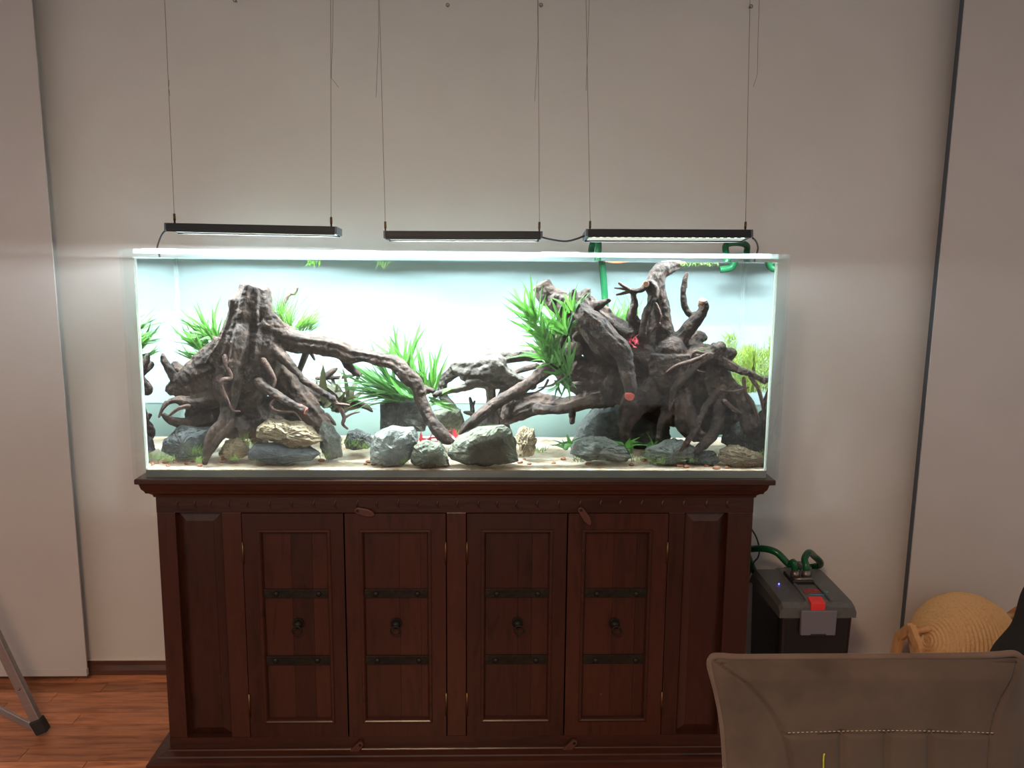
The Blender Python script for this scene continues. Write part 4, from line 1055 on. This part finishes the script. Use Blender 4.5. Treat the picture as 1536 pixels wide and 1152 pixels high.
# ---------------------------------------------------------------- canister filter
FY0, FY1 = 0.13, 0.43                                   # front and back of the filter
fxl, fxr = float(hit(1169, 930, FY0)[0]), float(hit(1284, 930, FY0)[0])
zs = float(hit(1220, 927, FY0)[2]); zl = float(hit(1220, 906, FY0)[2]); zt = float(hit(1200, 848, FY1)[2])
fc = (fxl + fxr) / 2
filt = thing('canister_filter', 'black canister filter with red button and grey clip standing on the floor beside the sideboard', 'filter', (fc, (FY0 + FY1) / 2, 0))
def rrect(x0, x1, y0, y1, r, n=5):
    out = []
    for cx_, cy_, a0 in ((x1 - r, y1 - r, 0), (x0 + r, y1 - r, 90), (x0 + r, y0 + r, 180), (x1 - r, y0 + r, 270)):
        for k in range(n + 1):
            a = math.radians(a0 + 90 * k / n); out.append((cx_ + r * math.cos(a), cy_ + r * math.sin(a)))
    return out
def stack(levels, cap=True):                            # loft of rounded rectangles
    mb = MB(); vs = []; n = None
    for (x0, x1, y0, y1, r, z) in levels:
        p = rrect(x0, x1, y0, y1, r); n = len(p); vs += [(a, b, z) for a, b in p]
    fs = [(l * n + k, l * n + (k + 1) % n, (l + 1) * n + (k + 1) % n, (l + 1) * n + k) for l in range(len(levels) - 1) for k in range(n)]
    fs += [tuple(reversed(range(n))), tuple(range((len(levels) - 1) * n, len(levels) * n))]
    return mb.add(vs, fs)
obj('canister', stack([(fxl + .012, fxr - .012, FY0 + .012, FY1 - .012, .03, 0.0), (fxl + .01, fxr - .01, FY0 + .01, FY1 - .01, .03, .02), (fxl + .004, fxr - .004, FY0 + .004, FY1 - .004, .022, zs - .002)]), 'filt_body', filt, bevel=.002)
def lid():
    nx, ny = 26, 22; mb = MB(); vs = []
    for j in range(ny):
        v = j / (ny - 1)
        for i in range(nx):
            u = i / (nx - 1)
            x = fxl + (fxr - fxl) * u; y = FY0 + (FY1 - FY0) * v
            rise = (zt - zl) * (1 - (1 - min(1, v / 0.8)) ** 1.7)
            edge = abs(2 * u - 1)
            z = zl + rise * (1 - 0.10 * edge ** 4) - 0.016 * max(0, (edge - .9) / .1) ** 2 - 0.012 * max(0, (0.06 - v) / .06) ** 2 - 0.05 * max(0, (v - .88) / .12) ** 2
            if edge < 0.30: z += 0.005
            vs.append((x, y, z))
    fs = [(j * nx + i, j * nx + i + 1, (j + 1) * nx + i + 1, (j + 1) * nx + i) for j in range(ny - 1) for i in range(nx - 1)]
    k = len(vs); ring = [i for i in range(nx)] + [j * nx + nx - 1 for j in range(1, ny)] + [(ny - 1) * nx + i for i in range(nx - 2, -1, -1)] + [j * nx for j in range(ny - 2, 0, -1)]
    vs += [(vs[i][0], vs[i][1], zs) for i in ring]
    n = len(ring)
    fs += [(ring[q], k + q, k + (q + 1) % n, ring[(q + 1) % n]) for q in range(n)]
    fs.append(tuple(k + q for q in range(n)))
    mb.add(vs, fs, False)
    return obj('lid', mb, 'filt_lid', filt)
lid_o = lid()
def lid_top(u, v):
    return zl + (zt - zl) * (1 - (1 - min(1, v / 0.8)) ** 1.7) + 0.005
uy = lambda v: FY0 + (FY1 - FY0) * v
cpx = lambda px, py: float(hit(px, py, FY0)[0])
obj('clip', MB().prism([(cpx(1199, 950), float(hit(1199, 951, FY0)[2])), (cpx(1251, 950), float(hit(1251, 951, FY0)[2])), (cpx(1254, 916), float(hit(1254, 914, FY0)[2])), (cpx(1200, 916), float(hit(1200, 914, FY0)[2]))], FY0 - .012, FY0 + .002), 'filt_grey', filt, bevel=.003)
z_ = float(hit(1225, 950, FY0)[2]); xm = cpx(1226, 940)
obj('clip_notch', MB().box(xm - .024, xm + .024, FY0 - .0135, FY0 - .006, z_ - .006, z_ + .004), 'filt_body', filt, bevel=.002)
zr = lid_top(.5, 0)
bm = MB(); xb0, xb1 = cpx(1216, 905), cpx(1238, 905)
bm.add([(xb0, FY0 - .006, zr - .028), (xb1, FY0 - .006, zr - .028), (xb1, FY0 - .004, zr), (xb0, FY0 - .004, zr), (xb0, FY0 + .03, zr + .008), (xb1, FY0 + .03, zr + .008), (xb0, FY0 + .03, zr - .028), (xb1, FY0 + .03, zr - .028)],
       [(0, 1, 2, 3), (3, 2, 5, 4), (4, 5, 7, 6), (6, 7, 1, 0), (0, 3, 4, 6), (1, 7, 5, 2)])
obj('release_button', bm, 'filt_red', filt, bevel=.003)
# ridge either side of the middle strip
for s in (-1, 1):
    pts = [(fc + .004 + s * (fxr - fxl) * .16 * (1 - .25 * v), uy(v), lid_top(.5, v) + .002) for v in np.linspace(.02, .62, 9)]
    obj('ridge', MB().tube(pts, .004, seg=6), 'filt_lid', filt)
vc = .52; zc_ = lid_top(.5, vc)
obj('hose_adapter', MB().box(fc - .036, fc + .034, uy(vc) - .03, uy(vc) + .06, zc_ - .02, zc_ + .012), 'filt_body', filt, bevel=.004)
for dx in (-.018, .018):
    obj('clamp_nut', MB().tube([(fc + dx, uy(vc) + .0, zc_ + .010), (fc + dx, uy(vc) + .004, zc_ + .034)], [.0155, .0145], seg=12), 'steel', filt)
obj('clamp_lever', MB().tube([(fc - .03, uy(vc) - .022, zc_ + .014), (fc + .03, uy(vc) - .022, zc_ + .014)], .006, seg=10), 'steel', filt)
obj('handle_tab', MB().box(fc + .03, fc + .062, uy(.72), uy(.92), lid_top(.5, .7) - .01, lid_top(.5, .7) + .022), 'filt_lid', filt, bevel=.006)
pi_ = (cpx(1169, 866), uy(.45)); 
ip = hit(1169, 866, uy(.45)); obj('indicator', MB().sphere((ip[0], ip[1], lid_top(.3, .45) - .002), .0028, seg=8, rings=6), 'led_blue', filt)
def text_mesh(s, size, m, pos, rot, name, extr=.0004):
    cu = bpy.data.curves.new(name, 'FONT'); cu.body = s; cu.size = size; cu.extrude = extr; cu.align_x = 'CENTER'
    o = bpy.data.objects.new(name, cu); C.objects.link(o)
    dg = bpy.context.evaluated_depsgraph_get(); dg.update()
    me = bpy.data.meshes.new_from_object(o.evaluated_get(dg)); bpy.data.objects.remove(o)
    me.transform(rot); me.materials.clear(); me.materials.append(MT[m])
    return mesh_obj(name, me, filt, pos)
v0 = .20; slope = math.atan2(lid_top(.5, .26) - lid_top(.5, .14), uy(.26) - uy(.14))
text_mesh('EHEIM', .018, 'print_red', (fc + .006, uy(v0), lid_top(.5, v0) + .0018), Matrix.Rotation(slope, 4, 'X') @ Matrix.Diagonal((1, 2.2, 1, 1)), 'printed_name')
wv = MB()
for k in range(2):
    pts = [(fc + .040 + .014 * t, uy(v0 + .02 + .012 * k) + .004 * math.sin(t * 6.3), lid_top(.5, v0 + .02 + .012 * k) + .0018) for t in np.linspace(0, 1, 9)]
    wv.tube(pts, .0016, seg=6)
obj('wave_emblem', wv, 'print_blue', filt)
pu = [(fc - .012 + .058 * t, uy(.16), lid_top(.5, .16) + .0016) for t in (0, 1)]
obj('printed_line', MB().tube(pu, .0014, seg=6), 'print_blue', filt)
hz = zc_ + .03
h1 = hit(1150, 823, .30); 
pipe('filter_hose', 'green hose curving from the filter top to behind the sideboard', [(fc - .018, uy(vc) + .002, hz - .006), (fc - .024, uy(vc) + .004, hz + .03), tuple(hit(1183, 846, .31)), tuple(hit(1165, 829, .33)), tuple(hit(1145, 823, .36)), tuple(hit(1120, 824, .42)), tuple(hit(1090, 826, .49)), (hx + .2, .51, .70), (hx - .01 + .05, .51, .80), (hx - .01, .505, .95)], .0112)
pipe('filter_hose', 'green hose looping up from the filter top and back to the wall', [(fc + .018, uy(vc) + .002, hz - .006), (fc + .017, uy(vc) + .004, hz + .02), tuple(hit(1207, 838, .31)), tuple(hit(1213, 829, .35)), tuple(hit(1220, 833, .40)), tuple(hit(1229, 848, .465)), (fc + .04, .52, .40), (fc - .05, .525, .36), (a0[0] + .03, .525, .6), (a0[0] + .01, .505, .985)], .0112)
pipe('filter_cable', 'thin black cable hanging between sideboard and filter', [tuple(hit(1126, 792, .49)), tuple(hit(1134, 805, .48)), tuple(hit(1139, 822, .47)), tuple(hit(1137, 836, .46)), tuple(hit(1128, 850, .45)), (fxl - .012, .46, .30), (fxl - .02, .48, .02)], .0028, 'cable', 'cable')

# ---------------------------------------------------------------- rope ball on its wooden stand
bc = hit(1446, 966, 0.30); BR = 0.166
bc[2] = max(bc[2], .19)
ball = thing('scratching_ball', 'sisal rope cat scratching ball on a light wooden stand', 'scratching ball', (bc[0], bc[1], 0))
def rope_ball():
    mb = MB(); rings, seg, turns = 288, 56, 40; vs = []
    for i in range(rings + 1):
        t = math.pi * (0.02 + 0.96 * i / rings)
        for k in range(seg):
            a = 2 * math.pi * k / seg
            ph = i / rings * turns * 2 * math.pi + a
            r = BR + 0.0026 * math.cos(ph) + 0.0012 * noise.noise(Vector((math.cos(a) * 4, math.sin(a) * 4, t * 6)))
            vs.append((r * math.cos(t), r * math.sin(t) * math.cos(a), r * math.sin(t) * math.sin(a)))
    fs = [(i * seg + k, i * seg + (k + 1) % seg, (i + 1) * seg + (k + 1) % seg, (i + 1) * seg + k) for i in range(rings) for k in range(seg)]
    fs += [tuple(reversed(range(seg))), tuple(range(rings * seg, (rings + 1) * seg))]
    mb.add(vs, fs, True)
    m = Matrix.Translation(Vector(bc)) @ Matrix.Rotation(math.radians(18), 4, 'Z') @ Matrix.Rotation(math.radians(14), 4, 'Y')
    return mb.xf(m), m
mb, Mb = rope_ball()
obj('rope_ball', mb, 'rope', ball)
axd = Vector((-.92, -.30, .0)).normalized()
ap = Vector(hit(1366, 942, 0.235)); 
for s in (-1, 1):
    apex = ap if s == -1 else Vector((2 * bc[0] - ap.x, 2 * bc[1] - ap.y, ap.z))
    n = Vector((0.22, -1, 0)).normalized() if s == -1 else Vector((0.22, -1, 0)).normalized()
    f1 = Vector((apex.x, apex.y, 0)) + n * .10; f2 = Vector((apex.x, apex.y, 0)) - n * .10
    k1 = apex + n * .045 + Vector((0, 0, -.05)); k2 = apex - n * .045 + Vector((0, 0, -.05))
    for p, q in ((apex, k1), (k1, f1), (apex, k2), (k2, f2)):
        d = (q - p).normalized()
        obj('stand_strut', MB().bar(p - d * .006, q + (d * .004 if q.z > .02 else d * 0), .020, .030, up=(0, 0, 1) if abs(d.z) < .9 else n), 'pine', ball, bevel=.002)
obj('axle', MB().tube([tuple(ap + Vector((-.005, -.002, -.014))), tuple(Vector((2 * bc[0] - ap.x, 2 * bc[1] - ap.y, ap.z - .014)))], .009, seg=12), 'pine', ball)

# ---------------------------------------------------------------- black bag beside the ball
bgc = np.array([1.60, -0.20, 0.0])
def black_bag():
    out = [(1478, 985), (1496, 966), (1512, 948), (1520, 938), (1528, 915), (1532, 895), (1540, 870), (1556, 850), (1590, 840), (1640, 850), (1668, 880), (1680, 940), (1684, 1010)]
    Yb = -0.05; P = [hit(a + 18, b + 14, Yb) for a, b in out]
    P = [np.array([P[0][0] - .03, Yb, 0.0]), np.array([P[0][0] - .035, Yb, P[0][2] * .6])] + P + [np.array([P[-1][0] + .01, Yb, P[-1][2] * .5]), np.array([P[-1][0], Yb, 0.0])]
    c = sum(P) / len(P); mb = MB(); vs = []; n = len(P); lay = [(-.13, .35), (-.115, .72), (-.08, .92), (-.03, 1), (.03, 1), (.08, .9), (.115, .68), (.13, .3)]
    for d, s in lay:
        for p in P:
            x = c[0] + (p[0] - c[0]) * s; z = max(0.0, c[2] + (p[2] - c[2]) * s) if p[2] > 0.001 else 0.0
            w = .008 * noise.noise(Vector((x * 9, d * 9, z * 9)))
            vs.append((x + w, Yb + d + w, z))
    fs = [(l * n + k, l * n + (k + 1) % n, (l + 1) * n + (k + 1) % n, (l + 1) * n + k) for l in range(len(lay) - 1) for k in range(n)]
    fs += [tuple(reversed(range(n))), tuple(range((len(lay) - 1) * n, len(lay) * n))]
    mb.add(vs, fs, True)
    o = tag(obj('black_bag', mb, 'black_cloth'), 'black fabric bag slumped beside the rope ball', 'bag')
    s = o.modifiers.new('sub', 'SUBSURF'); s.levels = 1; s.render_levels = 2
black_bag()

# ---------------------------------------------------------------- upholstered chair
CHY = -1.06; TB = math.radians(9)                       # plane of the backrest at z = 0.9, leaning back
def chair_pt(px, py, off=0.0):
    d = ray(px, py); nrm = np.array([0, -math.cos(TB), math.sin(TB)]); P0 = np.array([0, CHY, 0.90])
    p = CAM + d * ((P0 - CAM) @ nrm) / (d @ nrm)
    return p + nrm * off
chair = thing('dining_chair', 'taupe suede upholstered dining chair with stitched channel back', 'chair', (float(chair_pt(1300, 1100)[0]), CHY - .2, 0))
def lerp_pts(tab, y):
    for (a, b) in zip(tab[:-1], tab[1:]):
        if y <= b[1]: break
    t = (y - a[1]) / (b[1] - a[1]); return a[0] + (b[0] - a[0]) * t
LE = [(1066, 992), (1068, 1010), (1075, 1040), (1083, 1085), (1088, 1152), (1094, 1300), (1104, 1440)]
RE = [(1528, 988), (1531, 1010), (1533, 1060), (1534, 1110), (1534, 1152), (1530, 1300), (1522, 1440)]
LS = [(1072, 990), (1110, 1014), (1135, 1040), (1150, 1060), (1162, 1082), (1170, 1102), (1178, 1140), (1184, 1200), (1188, 1300), (1190, 1440)]
RS = [(1520, 990), (1500, 1014), (1486, 1035), (1476, 1060), (1470, 1085), (1467, 1110), (1465, 1152), (1464, 1200), (1463, 1300), (1462, 1440)]
CH = [1250, 1315, 1379]
TOPY = lambda px: 985 - 2.0 * math.sin(max(0, min(1, (px - 1066) / 462)) * math.pi) + 4 * ((px - 1297) / 232) ** 2 * 0 + (3 if px < 1100 else 0)
SEAMY = lambda px: 1086 - 3.5 * math.sin((px - 1166) / 303 * math.pi)
def backrest():
    nx, ny = 150, 150; vs = []; mb = MB()
    ys = np.linspace(0, 1, ny) ** 1.4
    for layer in (0, 1):
        for j in range(ny):
            for i in range(nx):
                py = 986 + ys[j] * (1440 - 986); u = i / (nx - 1)
                xl = lerp_pts(LE, max(992, py)); xr = lerp_pts(RE, max(988, py)); px = xl + (xr - xl) * u
                e = min(u, 1 - u) * 2; te = min(1, (py - 986) / 26)
                if layer == 0:
                    off = 0.022 * (1 - (1 - min(1, e / .22)) ** 2) * (1 - (1 - te) ** 2) + .010
                    ls, rs = lerp_pts(LS, max(990, py)), lerp_pts(RS, max(990, py))
                    g = 0
                    for sx in (ls, rs): g = max(g, math.exp(-((px - sx) / 2.6) ** 2))
                    if ls < px < rs:
                        sy = SEAMY(px); g = max(g, math.exp(-((py - sy - 4) / 2.2) ** 2))
                        if py > sy:
                            for c in CH: g = max(g, 1.1 * math.exp(-((px - c) / 4.5) ** 2))
                            k = [ls] + CH + [rs]
                            for a, b in zip(k[:-1], k[1:]):
                                if a <= px < b: off += .006 * math.sin(math.pi * (px - a) / (b - a))
                    off -= 0.0065 * g
                else: off = -0.004 - 0.034 * min(1, e / .2) * (1 - (1 - te) ** 2)
                vs.append(chair_pt(px, py, off))
    N = nx * ny
    fs = [(j * nx + i, (j + 1) * nx + i, (j + 1) * nx + i + 1, j * nx + i + 1) for j in range(ny - 1) for i in range(nx - 1)]
    fs += [tuple(N + q for q in reversed(f)) for f in fs]
    ring = [i for i in range(nx)] + [j * nx + nx - 1 for j in range(1, ny)] + [(ny - 1) * nx + i for i in range(nx - 2, -1, -1)] + [j * nx for j in range(ny - 2, 0, -1)]
    n = len(ring); fs += [(ring[q], ring[(q + 1) % n], N + ring[(q + 1) % n], N + ring[q]) for q in range(n)]
    nf = len(fs) - n
    mb.add(vs, fs, True); mb.s = [True] * nf + [False] * n
    return obj('backrest', mb, 'suede', chair)
br_ = backrest()
edge = [(1104, 1440), (1094, 1300), (1088, 1152), (1083, 1085), (1075, 1040), (1067, 1010), (1064, 996), (1066, 987), (1074, 983), (1110, 985), (1180, 984.5), (1300, 984), (1420, 983), (1490, 981), (1515, 979), (1526, 983), (1532, 996), (1533, 1060), (1534, 1152), (1530, 1300), (1522, 1440)]
ep = [chair_pt(p[0], p[1], .004) for p in smooth_path(edge, 5)]
obj('piping', MB().tube([tuple(p) for p in ep], .0052, seg=10), 'suede_pipe', chair)
obj('top_seam', MB().tube([tuple(chair_pt(p[0], p[1], .013)) for p in smooth_path([(1078, 990), (1120, 993), (1300, 992), (1470, 990), (1516, 987)], 8)], .0018, seg=6), 'seam', chair)
for tab in (LS, RS): obj('side_seam', MB().tube([tuple(chair_pt(p[0], p[1], .0225 if 0 < i < 999 else .016)) for i, p in enumerate(smooth_path([q for q in tab if q[1] > 1000], 6))], .0011, seg=6), 'seam', br_)
for k in range(46):
    x = 1170 + k * (296 / 45); a, b = chair_pt(x, SEAMY(x) - .5, .0345), chair_pt(x + 3.6, SEAMY(x + 3.6) - .5, .0345)
    obj('stitch', MB().tube([tuple(a), tuple((a + b) / 2 + np.array([0, -.0006, .0003])), tuple(b)], .0007, seg=6), 'thread', br_)
sx0, sx1 = float(chair_pt(1090, 1300)[0]), float(chair_pt(1530, 1300)[0])
sx0, sx1 = min(sx0, sx1) - .0, max(sx0, sx1)
seat = MB()
zb_low = min(v[2] for v in [chair_pt(1300, 1440)])
yb_low = chair_pt(1300, 1440)[1]
SZ = 0.48
obj('seat', MB().box(sx0, sx1, yb_low - .46, yb_low + .05, SZ - .09, SZ), 'suede', chair, bevel=.03)
obj('back_support', MB().box((sx0 + sx1) / 2 - .12, (sx0 + sx1) / 2 + .12, yb_low - .03, yb_low + .03, SZ - .05, zb_low + .03), 'suede', chair, bevel=.01)
for sx in (0, 1):
    for sy in (0, 1):
        x = sx0 + .05 if sx == 0 else sx1 - .05; y = yb_low - .41 if sy == 0 else yb_low
        ox = -.03 if sx == 0 else .03; oy = -.03 if sy == 0 else .03
        obj('leg', MB().bar((x + ox, y + oy, 0), (x, y, SZ - .085), .03, .03, up=(0, 1, 0)), 'chair_leg', chair, bevel=.002)
# grass blade leaning on the backrest
tp_ = chair_pt(1221, 1113, .04); bs_ = np.array([chair_pt(1218, 1300, .06)[0], yb_low - .06, SZ + .001])
mid_ = chair_pt(1219, 1152, .043)
vs = []
for p in smooth_path([tuple(bs_), tuple(mid_), tuple(tp_)], 6):
    vs += [(p[0] - .0016, p[1], p[2]), (p[0] + .0016, p[1], p[2]), (p[0], p[1] - .0012, p[2])]
nb = len(vs) // 3
mb = MB().add(vs, [(i * 3 + a, i * 3 + b, i * 3 + 3 + b, i * 3 + 3 + a) for i in range(nb - 1) for a, b in ((0, 2), (2, 1), (1, 0))] + [(0, 1, 2), (nb * 3 - 1, nb * 3 - 2, nb * 3 - 3)], True)
MT['straw'] = mat_noise('green_straw', [lin(150, 150, 40), lin(186, 186, 64)], scale=20, rough=0.6)
tag(obj('dry_straw', mb, 'straw'), 'single yellow-green straw leaning against the chair back', 'straw')

# ---------------------------------------------------------------- folding stand at the floor
foot = floor_hit(66, 1103); up_ = hit(0, 966, foot[1] - .02)
d = (up_ - foot); top = foot + d * (0.95 / d[2])
stand = thing('folding_stand', 'silver aluminium folding stand leg with a black rubber foot', 'stand', tuple(foot))
lf = foot + d / np.linalg.norm(d) * .045
obj('leg', MB().bar(tuple(lf), tuple(top), .030, .020, up=(0, 1, 0)), 'alu_silver', stand, bevel=.003)
f2 = foot.copy(); f2[0] = 2 * top[0] - foot[0]
l2 = f2 + (top - f2) / np.linalg.norm(top - f2) * .045
obj('leg', MB().bar(tuple(l2), tuple(top), .030, .020, up=(0, 1, 0)), 'alu_silver', stand, bevel=.003)
for q, ll in ((foot, lf), (f2, l2)):
    e = (ll - q); 
    obj('rubber_foot', MB().bar(tuple(q + np.array([0, 0, .012])), tuple(q + e * 1.35), .038, .030, up=(0, 1, 0)), 'rubber', stand, bevel=.005)
bq = hit(2, 1066, foot[1] + .03); br0 = hit(60, 1096, foot[1] + .03); dd = bq - br0
obj('spreader_bar', MB().bar(tuple(br0), tuple(br0 + dd * 4.2), .022, .010, up=(0, 1, 0)), 'alu_silver', stand, bevel=.002)
rv = foot + d * ((hit(31, 1031, foot[1] - .01)[2]) / d[2])
obj('rivet', MB().sphere((rv[0], rv[1] - .011, rv[2]), .004, seg=8, rings=6), 'steel', stand)
f3 = np.array([top[0], foot[1] + .5, 0.0])
